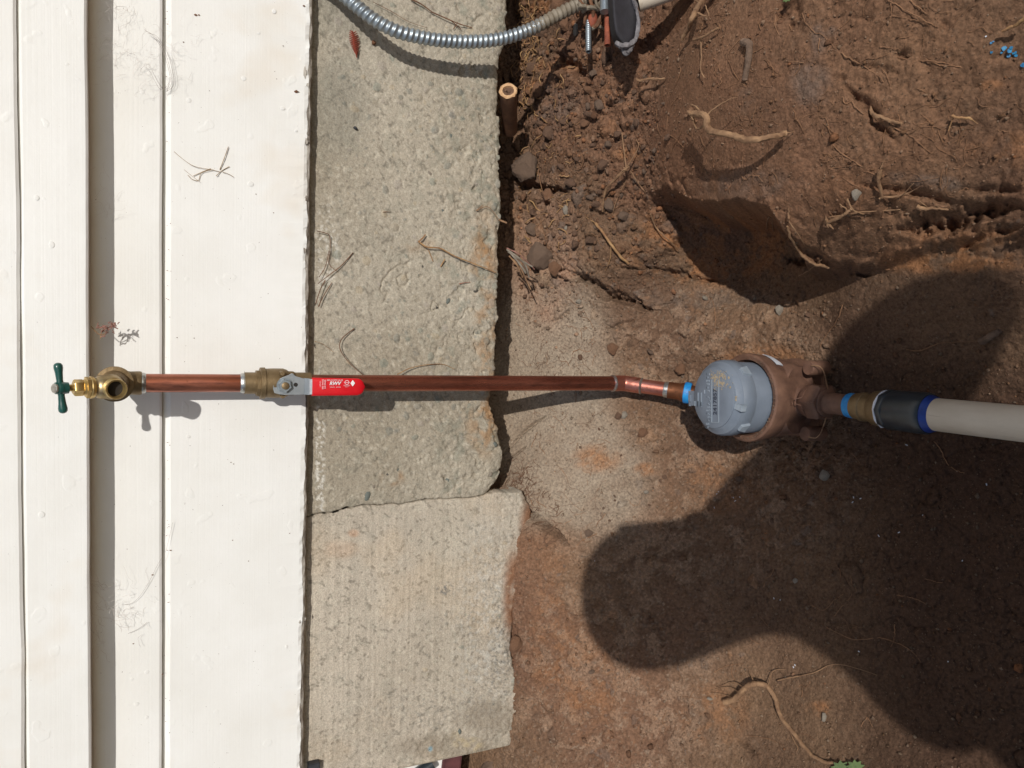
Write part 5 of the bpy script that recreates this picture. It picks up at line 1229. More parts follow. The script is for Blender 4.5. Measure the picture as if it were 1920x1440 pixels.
# thin roots, each traced
thin = [([(1185, 195), (1190, 170), (1207, 145), (1232, 120), (1262, 94)], .0008, 'thin root slanting up from the clods towards the short stick'),
        ([(1248, 253), (1262, 258), (1290, 285), (1318, 318), (1330, 330)], .0007, 'thin root running diagonally down across the smooth bank'),
        ([(1232, 205), (1233, 235), (1240, 256)], .0006, 'fine vertical root left of the thick curved root'), ([(1262, 193), (1252, 215), (1250, 250)], .0008, 'fine forked root left of the thick curved root'),
        ([(1504, 26), (1512, 45), (1530, 62), (1541, 66), (1555, 80), (1568, 92)], .0007, 'fine root above the ash-coloured patch'), ([(1578, 98), (1600, 112), (1630, 130), (1650, 145), (1657, 155)], .0010, 'pale root right of the ash-coloured patch'),
        ([(1580, 182), (1588, 194), (1598, 190), (1615, 212), (1640, 228), (1690, 233)], .0009, 'wavy root along the crevice of the bank'), ([(1665, 238), (1700, 250), (1730, 275), (1775, 308)], .0007, 'thin root sloping down right below the crevice'),
        ([(1750, 285), (1733, 300)], .0006, 'short fork crossing the sloping thin root'), ([(1562, 272), (1580, 288), (1608, 308), (1640, 326)], .0011, 'pale root below the crevice, sloping to the short thick knot'), ([(1555, 316), (1590, 312), (1610, 309)], .0007, 'thin horizontal root joining the pale sloping root'),
        ([(1660, 100), (1700, 110), (1760, 116), (1810, 132)], .0010, 'long pale root across the right part of the bank'), ([(1735, 112), (1760, 124), (1790, 126)], .0008, 'thin root under the long pale root'), ([(1650, 87), (1670, 90), (1688, 92)], .0007, 'short thin root above the long pale root'),
        ([(1665, 0), (1672, 20), (1670, 42)], .0007, 'thin root hanging from the top edge, right part'), ([(1668, 2), (1700, 22), (1740, 42), (1760, 52)], .0008, 'thin root sloping right from the top edge'), ([(1705, 0), (1730, 20), (1760, 42)], .0007, 'second thin root sloping right from the top edge, further right'),
        ([(1675, 30), (1710, 38), (1745, 50)], .0006, 'thin root under the ones sloping from the top edge'), ([(1655, 130), (1664, 145), (1669, 160)], .0007, 'short thin root below the long pale root'), ([(1455, 30), (1456, 48), (1461, 66)], .0008, 'short pale rootlet above the ash patch, upper left'), ([(1480, 48), (1487, 60)], .0007, 'tiny rootlet above the ash patch'),
        ([(1537, 72), (1533, 100)], .0009, 'short upright pale root over the ash patch'), ([(1366, 110), (1369, 100), (1380, 82), (1392, 71)], .0007, 'curved thin root right of the short pale stick at the top'), ([(1276, 83), (1278, 93), (1284, 99)], .0006, 'tiny curled rootlet beside the rough root'),
        ([(1215, 116), (1222, 105), (1224, 92), (1218, 78)], .0006, 'fine root dangling below the black flap'), ([(1190, 92), (1185, 104), (1186, 112)], .0005, 'tiny root just under the flap tip'), ([(1140, 119), (1155, 118), (1166, 117)], .0007, 'short pale horizontal root under the rusty stub'), ([(1142, 131), (1152, 130), (1158, 125)], .0006, 'short orange rootlet under the rusty stub'),
        ([(1458, 530, .006), (1470, 545, .008), (1480, 562, .004)], .0009, 'thin root above the small grey stone'), ([(1580, 572, .002), (1575, 590, .004), (1558, 618, .004), (1538, 650, .002)], .0009, 'thin pale root crossing the edge of the shadow, right of the meter'),
        ([(1316, 548), (1335, 560), (1341, 590), (1340, 625)], .0009, 'pale thin root hanging above the meter'), ([(1700, 655), (1730, 657), (1760, 645), (1790, 642), (1825, 640)], .0008, 'thin pale root on the shaded floor above the white pipe'), ([(1752, 828), (1765, 845), (1775, 865), (1790, 880), (1808, 888)], .0008, 'thin pale root in the shade below the white pipe'),
        ([(1522, 1135), (1545, 1143), (1565, 1125), (1582, 1113)], .0008, 'short wavy root in the person shadow'), ([(1565, 1155), (1580, 1135), (1605, 1132)], .0008, 'short bent root in the person shadow, right of the wavy one'), ([(1550, 1175), (1600, 1198), (1650, 1195), (1700, 1212), (1725, 1240)], .0008, 'long thin root across the person shadow'),
        ([(1677, 1170), (1678, 1190), (1672, 1212)], .0008, 'short upright root joining the long thin root in the shade'), ([(1682, 1115), (1710, 1120), (1735, 1130)], .0007, 'thin root at the upper right of the shadow'), ([(1310, 1185), (1380, 1178), (1430, 1170)], .0006, 'thin straight root in the lower part of the head shadow'), ([(1425, 1155), (1440, 1172), (1460, 1190)], .0006, 'thin root slanting out of the head shadow'),
        ([(1735, 1085), (1750, 1090), (1767, 1094)], .0006, 'tiny straight root far into the shade'), ([(1340, 1260), (1362, 1248), (1395, 1243)], .0007, 'thin pale root left of the forked root'), ([(1398, 1378), (1440, 1385), (1472, 1397)], .0006, 'thin root under the forked root'), ([(1280, 1305), (1300, 1308), (1328, 1312)], .0008, 'short pale root left of the forked root end'),
        ([(1615, 1362), (1625, 1345), (1635, 1362)], .0006, 'short root near the shadow edge, lower right'), ([(1120, 1000), (1090, 1015), (1075, 1030)], .0010, 'straight straw in the light soil left of the head shadow'), ([(1043, 870), (1065, 900), (1060, 925), (1075, 945)], .0004, 'hair-thin curved root on the pale clay'),
        ([(1038, 780), (1050, 790), (1063, 808)], .0006, 'pale hair root on clay just below the pipe shadow'), ([(1040, 470), (1062, 500), (1070, 520)], .0007, 'thin root between the clods near the concrete'), ([(1012, 405), (1028, 460), (1030, 475)], .0006, 'thin reddish root among clods'), ([(958, 485), (985, 500), (1000, 505), (1030, 512)], .0008, 'reddish root over the dark gap'),
        ([(1026, 380, .008), (1018, 340, .01), (1012, 310, .006)], .0010, 'dry upright stalk in the clods'), ([(985, 160, .01), (965, 185, .018), (940, 212, .02)], .0010, 'thin stem leaning on the cane stub')]
for pts, r, lab in thin:
    root(pts, r * .66, r * .4, 'rootlet', 'thin_root', lab, 'root', 'thin roots on the soil', wob=.0004, lift=.0012)

# dry grass, leaf and bits resting on the concrete
def on_wall(pts, lift=-.0025):
    return [at_y(p[0], p[1], p[2] if len(p) > 2 else lift) for p in pts]
def stem(name, pts, r, mat, label, cat='dry stem', group=None, branches=(), seg=7):
    if not branches:
        b = bmesh.new(); tube(b, catmull(on_wall(pts), 8), lambda t: r * .68 * (1 - .4 * t), seg, wob=.12); return tag(obj(name, b, M[mat]), label, cat, group)
    t = thing(name, label, cat, group, on_wall(pts)[0]); b = bmesh.new(); tube(b, catmull(on_wall(pts), 8), lambda q: r * .72 * (1 - .4 * q), seg, wob=.12); parent_to(obj('main_stem', b, M[mat]), t)
    for bp, rr in branches:
        b = bmesh.new(); tube(b, catmull(on_wall(bp), 7), rr, 5, wob=.1); parent_to(obj('branch', b, M[mat]), t)
stem('twig', [(784, 452, -.006), (800, 463, -.008), (826, 466, -.007), (852, 480, -.007), (885, 493, -.008), (930, 511, -.006)], .0017, 'straw', 'knotty tan stem lying slantwise across the rough concrete', branches=[([(798, 440, -.004), (792, 447, -.006), (784, 454, -.006)], .0010), ([(803, 468, -.005), (808, 480, -.003), (812, 490, -.002)], .0006), ([(826, 500, -.003), (834, 486, -.005)], .0010)])
stem('twig', [(664, 616, -.003), (642, 634, -.006), (637, 652, -.008), (648, 672, -.01), (665, 690, -.012), (682, 704, -.015)], .0010, 'root_dark', 'curved brown stem on the concrete just above the red lever')
stem('twig', [(745, 702, -.012), (770, 690, -.009), (800, 684, -.006), (830, 683, -.004), (852, 692, -.003)], .0010, 'straw', 'arched thin tan stem above the long copper pipe')
stem('twig', [(594, 433, -.008), (610, 437, -.008), (618, 443, -.006), (619, 470, -.005), (617, 495, -.004), (634, 510, -.003)], .0008, 'root_dark', 'bent brown twig beside the drip edge, upper of two', branches=[([(617, 470, -.005), (610, 500, -.006), (598, 520, -.008)], .0005)])
stem('twig', [(662, 474, -.003), (640, 498, -.005), (618, 515, -.007), (596, 532, -.009)], .0010, 'root_dark', 'dark slanting grass blade beside the drip edge', branches=[([(610, 525, -.007), (600, 545, -.008), (592, 570, -.009)], .0006), ([(622, 530, -.004), (606, 556, -.005), (597, 575, -.006)], .0006)])
stem('twig', [(590, 640, -.009), (605, 645, -.006), (625, 660, -.003)], .0005, 'straw', 'short fine grass blade under the drip edge')
stem('twig', [(700, 4, -.004), (735, 22, -.005), (765, 40, -.004), (800, 52, -.003)], .0006, 'root_dark', 'fine stem on concrete behind the conduit')
stem('twig', [(893, 395, -.004), (915, 388, -.006), (935, 410, -.012)], .0009, 'root', 'short brown rootlet curling over the concrete edge, above the middle', branches=[([(893, 395, -.003), (905, 385, -.004)], .0006), ([(935, 412, -.01), (950, 418, -.012)], .0016)])
stem('twig', [(861, 532, -.003), (872, 530, -.004), (882, 529, -.003)], .0008, 'rust', 'tiny reddish twig on the rough concrete')
stem('twig', [(718, 398, -.002), (725, 397, -.003), (732, 398, -.002)], .0007, 'root_dark', 'tiny dark twig in the middle of the concrete')
stem('twig', [(770, -2, -.004), (790, 8, -.006), (812, 24, -.004)], .0016, 'root_dark', 'dark twig on concrete at the top edge')
stem('twig', [(808, 22, -.004), (840, 36, -.006), (862, 45, -.005), (885, 52, -.003)], .0013, 'root_dark', 'dark frayed twig on concrete under the conduit loop', branches=[([(845, 38, -.005), (865, 55, -.004)], .0007), ([(858, 42, -.005), (850, 55, -.003)], .0006)])
# leaf: a small scale-leaf spray
lf = thing('dry_leaf_spray', 'reddish-brown dry conifer leaf spray stuck on the concrete', 'leaf', None, at_y(663, 83, -.004))
b = bmesh.new(); tube(b, on_wall([(661, 58, -.004), (664, 85, -.006), (669, 108, -.003)]), .0007, 6); parent_to(obj('midrib', b, M['red_leaf']), lf)
for k in range(24):
    t = .06 + .86 * k / 24; py = 58 + 50 * t; px = 661 + 8 * t; L = 8.5 * math.sin(math.pi * min(1, t * .9 + .12)) + 1
    b = bmesh.new(); s_ = 1 if k % 2 else -1
    a_, c_ = at_y(px, py, -.0055), at_y(px + s_ * L, py - 4, -.0035 + random.uniform(-.002, .0015)); tube(b, [a_, a_ * .5 + c_ * .5, c_], lambda q: .0012 * (1 - .6 * q), 5); parent_to(obj('leaflet', b, M['red_leaf']), lf)
b = bmesh.new(); bmesh.ops.create_icosphere(b, subdivisions=2, radius=.0032, matrix=Matrix.Translation(at_y(701, 80, -.003)))
for v in b.verts: v.co += Vector((random.uniform(-1, 1), random.uniform(-1, 1), random.uniform(-1, 1))) * .0005
tag(obj('seed_husk', b, M['root_dark']), 'small dark seed husk right of the dry leaf spray', 'seed')
b = bmesh.new(); bmesh.ops.create_icosphere(b, subdivisions=2, radius=1, matrix=Matrix.Translation(at_y(667, 240, -.002)) @ Matrix.Rotation(.6, 4, 'Y') @ Matrix.Diagonal((.0018, .0015, .0032, 1)))
tag(obj('dark_seed', b, M['char']), 'tiny black seed on the pale concrete', 'seed')

# ------------------------------------------------------------------ cobwebs and debris on the boards
def thread(bmx, pts, r=.00012): tube(bmx, pts, r, 3, cap=False)
def web(name, label, region, count, y0, y1, seed, mat='web', thick=.00007):
    r = random.Random(seed); b = bmesh.new()
    for k in range(count):
        (cx, cy), (sx, sy) = r.choice(region); px, py = cx + r.uniform(-sx, sx), cy + r.uniform(-sy, sy); a = r.uniform(0, 6.28); pts = []
        y = r.uniform(y0, y1)
        for i in range(r.randint(3, 8)):
            pts.append(at_y(px, py, y)); a += r.gauss(0, .7); st_ = r.uniform(3, 9); px += math.cos(a) * st_; py += math.sin(a) * st_ ; y = min(max(y + r.gauss(0, .0012), min(y0, y1)), max(y0, y1))
        thread(b, pts, thick * r.uniform(.7, 1.8))
    o = obj(name, b, M[mat], None, False); return tag(o, label, 'cobweb', 'cobwebs on the boards')
web('cobweb', 'wide dusty cobweb under the drip board near the top edge', [((245, 120), (45, 40)), ((250, 80), (40, 70)), ((220, 30), (35, 30)), ((290, 130), (40, 40)), ((320, 110), (40, 60))], 130, YD - .001, YD - .016, 5)
web('cobweb', 'faint cobweb in the shadow of the drip board, lower left', [((235, 1130), (40, 35)), ((255, 1160), (40, 30)), ((185, 1160), (12, 60))], 60, YD - .001, YD - .014, 6, thick=.00011)
web('cobweb', 'wisps of cobweb in the drip board shadow, upper left', [((185, 340), (12, 50)), ((200, 390), (14, 30)), ((180, 100), (12, 60))], 36, YD - .002, YD - .018, 7)
b = bmesh.new()
for off in (0, 4, -3):
    tube(b, catmull([at_y(273 + off, 58 + off, YD - .010), at_y(290 + off, 68, YD - .012), at_y(308 + off, 95, YD - .010), at_y(319 + off, 130, YD - .008), at_y(322 + off, 155 + off, YD - .006), at_y(312, 172, YD - .004)], 8), .00018, 5)
for off in (0, 5): tube(b, catmull([at_y(280 + off, 132, YD - .01), at_y(292 + off, 155, YD - .012), at_y(302 + off, 168, YD - .006), at_y(315, 158 + off, YD - .006), at_y(318, 145, YD - .006)], 8), .00016, 5)
tag(obj('fibre_curl', b, M['hair']), 'grey fibre curling over the board joint near the top edge', 'fibre')
b = bmesh.new()
for pts in ([(326, 284), (345, 300), (365, 312), (395, 318), (412, 322)], [(352, 328), (360, 336), (372, 338), (378, 324), (400, 318)], [(405, 330), (416, 320), (430, 312)], [(412, 318), (420, 298), (428, 275)], [(395, 316), (380, 322), (362, 330)], [(416, 322), (428, 326), (438, 332)], [(345, 318), (360, 330), (376, 342)]):
    tube(b, catmull([at_y(x, y, YD - random.uniform(.001, .0025)) for x, y in pts], 7), random.uniform(.0002, .0005), 5, wob=.25)
tag(obj('dead_tendril', b, M['stone_tan']), 'pale dried tendril stuck to the middle of the lowest board', 'tendril')
dc = thing('debris_tuft', 'pinkish debris tuft hanging in a web left of the tap, casting a shadow', 'debris', None, at_y(200, 618, YD - .02))
for k in range(46):
    b = bmesh.new(); px, py = random.gauss(202, 9), random.gauss(614, 6); p = at_y(px, py, YD - .032 + random.uniform(-.003, .003)); a_ = random.uniform(0, 6.28)
    q = p + Vector((math.cos(a_), random.uniform(-.4, .4), math.sin(a_))) * random.uniform(.002, .005); tube(b, [p, (p + q) / 2 + Vector((.0004, 0, .0004)), q], random.uniform(.0003, .0009), 5, wob=.2); parent_to(obj('fragment', b, M['pink_debris']), dc)
b = bmesh.new()
for pts in ([(171, 612), (180, 622), (190, 628), (204, 622)], [(188, 635), (190, 625), (196, 618)]): tube(b, catmull([at_y(x, y, YD - .030) for x, y in pts], 6), .0005, 5)
parent_to(obj('stalk', b, M['straw']), dc)
b = bmesh.new()
for pts in ([(324, 979), (318, 1005), (310, 1035), (296, 1058), (280, 1090), (262, 1118), (245, 1132), (230, 1134)], [(240, 1188), (258, 1180), (276, 1167)]):
    tube(b, catmull([at_y(x, y, YD - .004) for x, y in pts], 6), .00018, 4)
tag(obj('web_strand', b, M['hair']), 'long dark web strand across the recessed board, lower left', 'cobweb', 'cobwebs on the boards')
# grime specks on paint
b = bmesh.new()
for px, py, r in [(570, 11, 2), (367, 28, 2.4), (373, 28, 1.6), (344, 79, 1.2), (531, 86, 1), (555, 172, 3), (480, 364, 1), (513, 399, 1), (364, 634, 1), (332, 933 - 300, 1), (438, 870, 1), (433, 867, 1), (556, 170, 1.6), (466, 1052, 1), (436, 1013, 1), (543, 1000, 1), (305, 1264, 1.4), (250, 1207, 1.3), (286, 1078, 1.6), (320, 1032, 1.4)]:
    bmesh.ops.create_icosphere(b, subdivisions=1, radius=1, matrix=Matrix.Translation(at_y(px, py, YD - .0007)) @ Matrix.Diagonal((r * .0006, .0004, r * .0009, 1)))
for k in range(40):
    py = random.uniform(0, 1440); y_ = YD + .004; bmesh.ops.create_icosphere(b, subdivisions=1, radius=1, matrix=Matrix.Translation(at_y(random.gauss(314, 3), py, YD - .001)) @ Matrix.Diagonal((.0004, .0003, random.uniform(.0003, .0012), 1)))
sp = obj('grime_specks', b, M['root_dark']); tag(sp, 'dark grime specks dotted over the painted boards', 'grime', None, 'stuff')

# ------------------------------------------------------------------ clods, stones and crumbs
def hullmesh(mat, seed):
    r = random.Random(seed); bm = bmesh.new()
    for _ in range(17):
        v = Vector((r.gauss(0, 1), r.gauss(0, 1), r.gauss(0, 1))).normalized() * r.uniform(.75, 1.08); bm.verts.new(v)
    res = bmesh.ops.convex_hull(bm, input=bm.verts); bmesh.ops.delete(bm, geom=[g for g in res['geom_interior'] if isinstance(g, bmesh.types.BMVert)], context='VERTS')
    for _ in range(3):
        bmesh.ops.subdivide_edges(bm, edges=bm.edges, cuts=1, use_grid_fill=True, smooth=.0)
        bmesh.ops.smooth_vert(bm, verts=bm.verts, factor=.16, use_axis_x=True, use_axis_y=True, use_axis_z=True)
        for v in bm.verts: v.co *= 1 + r.uniform(-.05, .06)
    me = bpy.data.meshes.new('clod'); bm.to_mesh(me); bm.free(); me.materials.append(mat); me.polygons.foreach_set('use_smooth', [True] * len(me.polygons)); return me
clod_me = {k: [hullmesh(M[k], 50 + i) for i in range(5)] for k in ('clod', 'clod_orange', 'clod_grey', 'stone')}
KEY = [('stone', 1462, 582, 9, 11, 'small grey stone under the bank, left of the shadow edge', 'stone', 'stone'), ('clod_orange', 1150, 655, 12, 13, 'square orange-brown lump above the long copper pipe', 'clod', 'stone'), ('clod_orange', 1277, 693, 12, 13, 'brown lump touching the pipe just before the meter', 'clod', 'stone'),
       ('clod_orange', 968, 1208, 16, 18, 'flat rust-brown stone against the smooth concrete edge', 'stone', 'stone'), ('stone', 1062, 395, 7, 10, 'smooth grey-brown oval pebble among the clods', 'pebble', 'stone'), ('stone', 1062, 428, 6, 6, 'pale round pebble below the oval one', 'pebble', 'stone'), ('clod_grey', 1016, 482, 26, 30, 'large grey-brown lump beside the dark gap', 'clod', 'stone'), ('clod_orange', 1042, 505, 14, 16, 'orange-brown lump right of the large grey one', 'clod', 'stone'),
       ('clod_grey', 1000, 432, 15, 13, 'grey-brown lump just above the large one', 'clod', 'stone'), ('clod_orange', 1011, 172, 16, 16, 'round rusty clod right of the cane stub', 'clod', 'stone'), ('stone', 1081, 58, 8, 13, 'tan elongated stone left of the hanging stubs', 'stone', 'stone'), ('clod_grey', 990, 318, 30, 32, 'big blocky grey clod at the concrete edge, upper part', 'clod', 'stone'),
       ('stone', 1171, 779, 8, 8, 'pale stone just below the pipe bend', 'stone', 'stone'), ('stone', 1546, 891, 10, 12, 'round grey pebble in the shade below the meter nut', 'pebble', 'stone'), ('clod', 1533, 852, 6, 7, 'small grey lump in the shade above the round pebble', 'clod', 'stone'), ('clod_orange', 1205, 812, 14, 10, 'ochre stone in the pale soil left of the meter shadow', 'stone', 'stone'), ('clod', 1160, 780, 7, 9, 'small brown lump beside the pale stone below the pipe', 'clod', 'stone'),
       ('stone', 1605, 366, 9, 11, 'whitish stone set in the bank above the undercut', 'stone', 'stone'), ('clod_grey', 1105, 1000, 9, 10, 'small grey-brown clod at the left of the head shadow', 'clod', 'stone'), ('stone', 1545, 1345, 6, 8, 'small pale stone beside the forked root', 'stone', 'stone'), ('clod', 1030, 250, 12, 14, 'dark clod in the crumbly bank, above centre', 'clod', 'stone'), ('clod_orange', 1048, 10, 18, 16, 'orange clod under the conduit at the top edge', 'clod', 'stone'), ('clod_orange', 1075, 85, 16, 10, 'rusty clod left of the thin grey stub', 'clod', 'stone'), ('clod', 1020, 60, 15, 14, 'dark clod below the conduit', 'clod', 'stone'), ('clod', 1000, 130, 15, 12, 'dark clod upper right of the cane stub', 'clod', 'stone')]
for mk, px, py, rx, ry, lab, nm_, cat_ in KEY:
    p = hit(px, py); k = (CAM - p).length / F_PX; r = rx * k, ry * k
    o = bpy.data.objects.new(nm_, random.choice(clod_me[mk])); COL.objects.link(o)
    o.location = p + Vector(ND) * min(r) * .25; o.scale = (r[1], min(r) * .8, r[0]); o.rotation_euler = (-.6, 0, random.uniform(-.2, .2)); tag(o, lab, cat_)
LAND = [((1060, 20), 'under the end of the flexible conduit'), ((1105, 110), 'below the thin grey stub'), ((1145, 140), 'below the rusty stub'), ((1190, 120), 'below the tip of the black flap'), ((985, 200), 'right of the cane stub'), ((1000, 70), 'just below the conduit by the concrete'), ((990, 300), 'at the big blocky clod by the concrete'), ((1000, 390), 'beside the dark gap, halfway up'),
        ((1060, 260), 'in the middle of the crumbly bank'), ((1060, 400), 'around the smooth oval pebble'), ((1150, 230), 'at the foot of the smooth bank'), ((1170, 340), 'beside the knot of the stout brown root'), ((1130, 400), 'left of the knotted straight stem'), ((1180, 470), 'right of the knotted straight stem'), ((1010, 490), 'next to the splintered wood tuft'), ((1100, 500), 'at the dark crack above the clay'), ((1220, 420), 'left of the undercut hollow'),
        ((1100, 620), 'on the pale clay above the long pipe'), ((1200, 600), 'in the loose soil above the pipe elbows'), ((1320, 600), 'above the meter, left of the shadow edge'), ((1440, 620), 'above the meter, under the undercut'), ((1120, 840), 'on the pale clay below the long pipe'), ((1250, 900), 'left of the meter shadow'), ((1380, 930), 'at the notch where meter and person shadows meet'), ((1180, 960), 'just above the head shadow'), ((1200, 1100), 'inside the head shadow'),
        ((1450, 960), 'in the shade below the meter'), ((1120, 1200), 'on the lit soil left of the head shadow'), ((1150, 1330), 'on the lit soil near the bottom edge'), ((1350, 1320), 'left of the long forked root'), ((1420, 1200), 'below the head shadow'), ((1500, 1120), 'in the shade by the short wavy root'), ((1500, 1330), 'right of the long forked root'), ((1620, 940), 'in the shade below the blue-taped adapter'), ((1720, 980), 'deep in the shade below the white pipe'), ((1760, 1230), 'in the deep shade at lower right'), ((1660, 1010), 'in the shade right of the round pebble'), ((1850, 68), 'near the blue scraps')]
def place(px, py): return min(LAND, key=lambda q: math.hypot(q[0][0] - px, q[0][1] - py))[1]
# loose clods one can count: individuals sharing a group
spots = []
tries = 0
while len(spots) < 100 and tries < 4000:
    tries += 1
    px = random.uniform(975, 1260); py = random.uniform(0, 560)
    if px > 1020 + 240 * math.sin(math.pi * min(1, max(0, (py + 60) / 620))) : continue
    r = min(4.5 * random.paretovariate(1.6), 14)
    if any(math.hypot(px - a[0], py - a[1]) < (r + a[2]) * .8 for a in spots) or any(math.hypot(px - a[1], py - a[2]) < r + a[3] for a in KEY): continue
    spots.append((px, py, r))
for px, py, r in spots:
    p = hit(px, py); k = (CAM - p).length / F_PX * r; mk = random.choices(['clod', 'clod_orange', 'clod_grey'], [6, 2, 3])[0]
    o = bpy.data.objects.new('soil_clod', random.choice(clod_me[mk])); COL.objects.link(o)
    o.location = p + Vector(ND) * k * .35; o.scale = (k, k * random.uniform(.6, .95), k * random.uniform(.7, 1)); o.rotation_euler = [random.uniform(0, 3) for _ in range(3)]
    tag(o, f"{'larger' if r > 8 else 'small' if r < 5.5 else 'middling'} {dict(clod='dark brown', clod_orange='rusty orange', clod_grey='grey-brown')[mk]} loose clod {place(px, py)}", 'clod', 'loose clods of the crumbly bank')
spots = []
for k in range(60):
    px = random.uniform(1080, 1520); py = random.choice([random.uniform(540, 690), random.uniform(800, 1000), random.uniform(850, 1400)])
    if 1240 < px and 650 < py < 850: continue
    spots.append((px, py, min(3.2 * random.paretovariate(2.2), 8)))
for px, py, r in spots:
    p = hit(px, py); k = (CAM - p).length / F_PX * r; mk = random.choices(['clod', 'clod_orange', 'clod_grey', 'stone'], [4, 3, 4, 1])[0]
    o = bpy.data.objects.new('soil_lump', random.choice(clod_me[mk])); COL.objects.link(o)
    o.location = p + Vector(ND) * k * .2; o.scale = (k, k * random.uniform(.5, .8), k * random.uniform(.7, 1)); o.rotation_euler = [random.uniform(0, 3) for _ in range(3)]
    tag(o, f"{dict(clod='dark brown', clod_orange='ochre', clod_grey='grey-brown', stone='pale stony')[mk]} {'bump' if r > 5 else 'lump'} pressed into the soil {place(px, py)}", 'clod', 'small lumps on the open soil')

# crumbs and grit: too many to count
ico = bmesh.new(); bmesh.ops.create_icosphere(ico, subdivisions=1, radius=1); iv = np.array([v.co[:] for v in ico.verts]); ico.faces.ensure_lookup_table(); ifc = np.array([[v.index for v in f.verts] for f in ico.faces]); ico.free()
ov = np.array([(1, 0, 0), (-1, 0, 0), (0, 1, 0), (0, -1, 0), (0, 0, 1), (0, 0, -1)], float); of = np.array([(0, 2, 4), (2, 1, 4), (1, 3, 4), (3, 0, 4), (2, 0, 5), (1, 2, 5), (3, 1, 5), (0, 3, 5)])
def crumbs(name, count, dens, rmin, rpow, rmax, mat_cols, label, seed, sink=.3, low=False):
    iv_, if_ = (ov, of) if low else (iv, ifc); nv_ = len(iv_)
    r = np.random.default_rng(seed); V = []; Fc = []; Cc = []; n = 0
    x = r.uniform(-.76, .72, count * 8); s = r.uniform(-.08, .9, count * 8)
    i = np.clip(np.searchsorted(GX, x), 0, len(GX) - 1); j = np.clip(np.searchsorted(GS, s), 0, len(GS) - 1)
    keep = r.random(count * 8) < dens[i, j]; x, s = x[keep][:count], s[keep][:count]; m = len(x)
    rad = np.minimum(rmin * (r.pareto(rpow, m) + 1), rmax); h = surf(x, s)
    c = world_of(x, s, h + rad * sink)
    vv = iv_[None] * (1 + r.uniform(-.42, .42, (m, nv_, 1))) * (rad[:, None, None] * r.uniform(.45, 1.2, (m, 1, 3)))
    vv = vv + c[:, None, :]
    f = if_[None] + (np.arange(m) * nv_)[:, None, None]
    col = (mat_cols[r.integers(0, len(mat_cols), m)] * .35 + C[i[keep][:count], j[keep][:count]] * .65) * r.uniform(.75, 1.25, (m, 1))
    o = soup(name, vv.reshape(-1, 3), f.reshape(-1, 3), M['soil'], None, np.repeat(col, nv_, 0)); return tag(o, label, 'soil crumbs', None, 'stuff')
cols = np.array([lin(122, 86, 64), lin(104, 72, 54), lin(140, 104, 80), lin(150, 124, 104), lin(92, 64, 48), lin(158, 102, 64)])
colp = np.array([lin(168, 144, 120), lin(140, 112, 90), lin(150, 128, 108), lin(124, 92, 70), lin(164, 146, 126), lin(140, 104, 74)])
crumbs('soil_crumbs', 9000, np.clip(clodzone * .9 + .05, 0, 1), .0008, 2.3, .0050, cols, 'dark crumbs filling the crumbly bank', 1)
crumbs('soil_grit', 60000, np.clip(mot0 * .95 * (1 - .6 * clayzone) + .22 * (1 - .5 * clayzone), 0, 1), .0006, 2.6, .0030, colp, 'fine pale grit strewn on the open soil', 2, low=True)

# fine rootlets and fibres: too many to count
def fibres(name, count, zones, label, mat, seed, rr=.00032, smin=3, smax=9, lift=.002):
    r = random.Random(seed); b = bmesh.new()
    for k in range(count):
        x0, x1, y0, y1 = r.choice(zones); px, py = r.uniform(x0, x1), r.uniform(y0, y1); p = hit(px, py)
        x, s, h = [float(q) for q in to_xsh(np.array(p))]; a = r.uniform(0, 6.28); pts = []; n = r.randint(3, 6); L = r.uniform(smin, smax) * .0008
        for i in range(n):
            hh = float(surf(np.array([x]), np.array([s]))[0]); pts.append(Vector(world_of(np.array([x]), np.array([s]), np.array([hh + lift * math.sin(math.pi * (i + .3) / n) * r.uniform(.3, 1.6)]))[0])); a += r.gauss(0, .45); x += math.cos(a) * L; s += math.sin(a) * L
        tube(b, catmull(pts, 3), rr * r.uniform(.6, 1.7), 4, cap=False)
    o = obj(name, b, M[mat], None, False); return tag(o, label, 'rootlets', None, 'stuff')
fibres('fine_rootlets', 170, [(975, 1250, 0, 540), (985, 1150, 200, 500), (1250, 1500, 0, 350)], 'fine pale rootlets straggling through the crumbly bank', 'rootlet', 3, .00028, 3, 9, .003)
fibres('fine_rootlets', 150, [(1400, 1920, 0, 440), (1500, 1800, 180, 420)], 'fine rootlets fraying out of the layered bank', 'rootlet', 4, .00022, 3, 8, .0015)
fibres('fine_rootlets', 170, [(1080, 1600, 560, 1440), (980, 1120, 560, 1440)], 'fine rootlets lying on the open trench soil', 'rootlet', 5, .00028, 3, 9, .0015)
fibres('dark_rootlets', 180, [(975, 1150, 600, 1000), (1000, 1100, 640, 720), (950, 1010, 850, 960)], 'hair-thin dark rootlets on the pale clay', 'rootlet_dark', 6, .00022, 3, 9, .001)
fibres('straw_bits', 150, [(975, 1080, 0, 480), (965, 1010, 0, 200)], 'broken straw bits among the clods by the concrete edge', 'straw', 7, .0007, 4, 9, .006)
fibres('root_fuzz', 120, [(940, 1000, 885, 935), (985, 1050, 920, 1030)], 'matted brown root fuzz at the end of the dark gap', 'rootlet_dark', 8, .0004, 2, 6, .003)
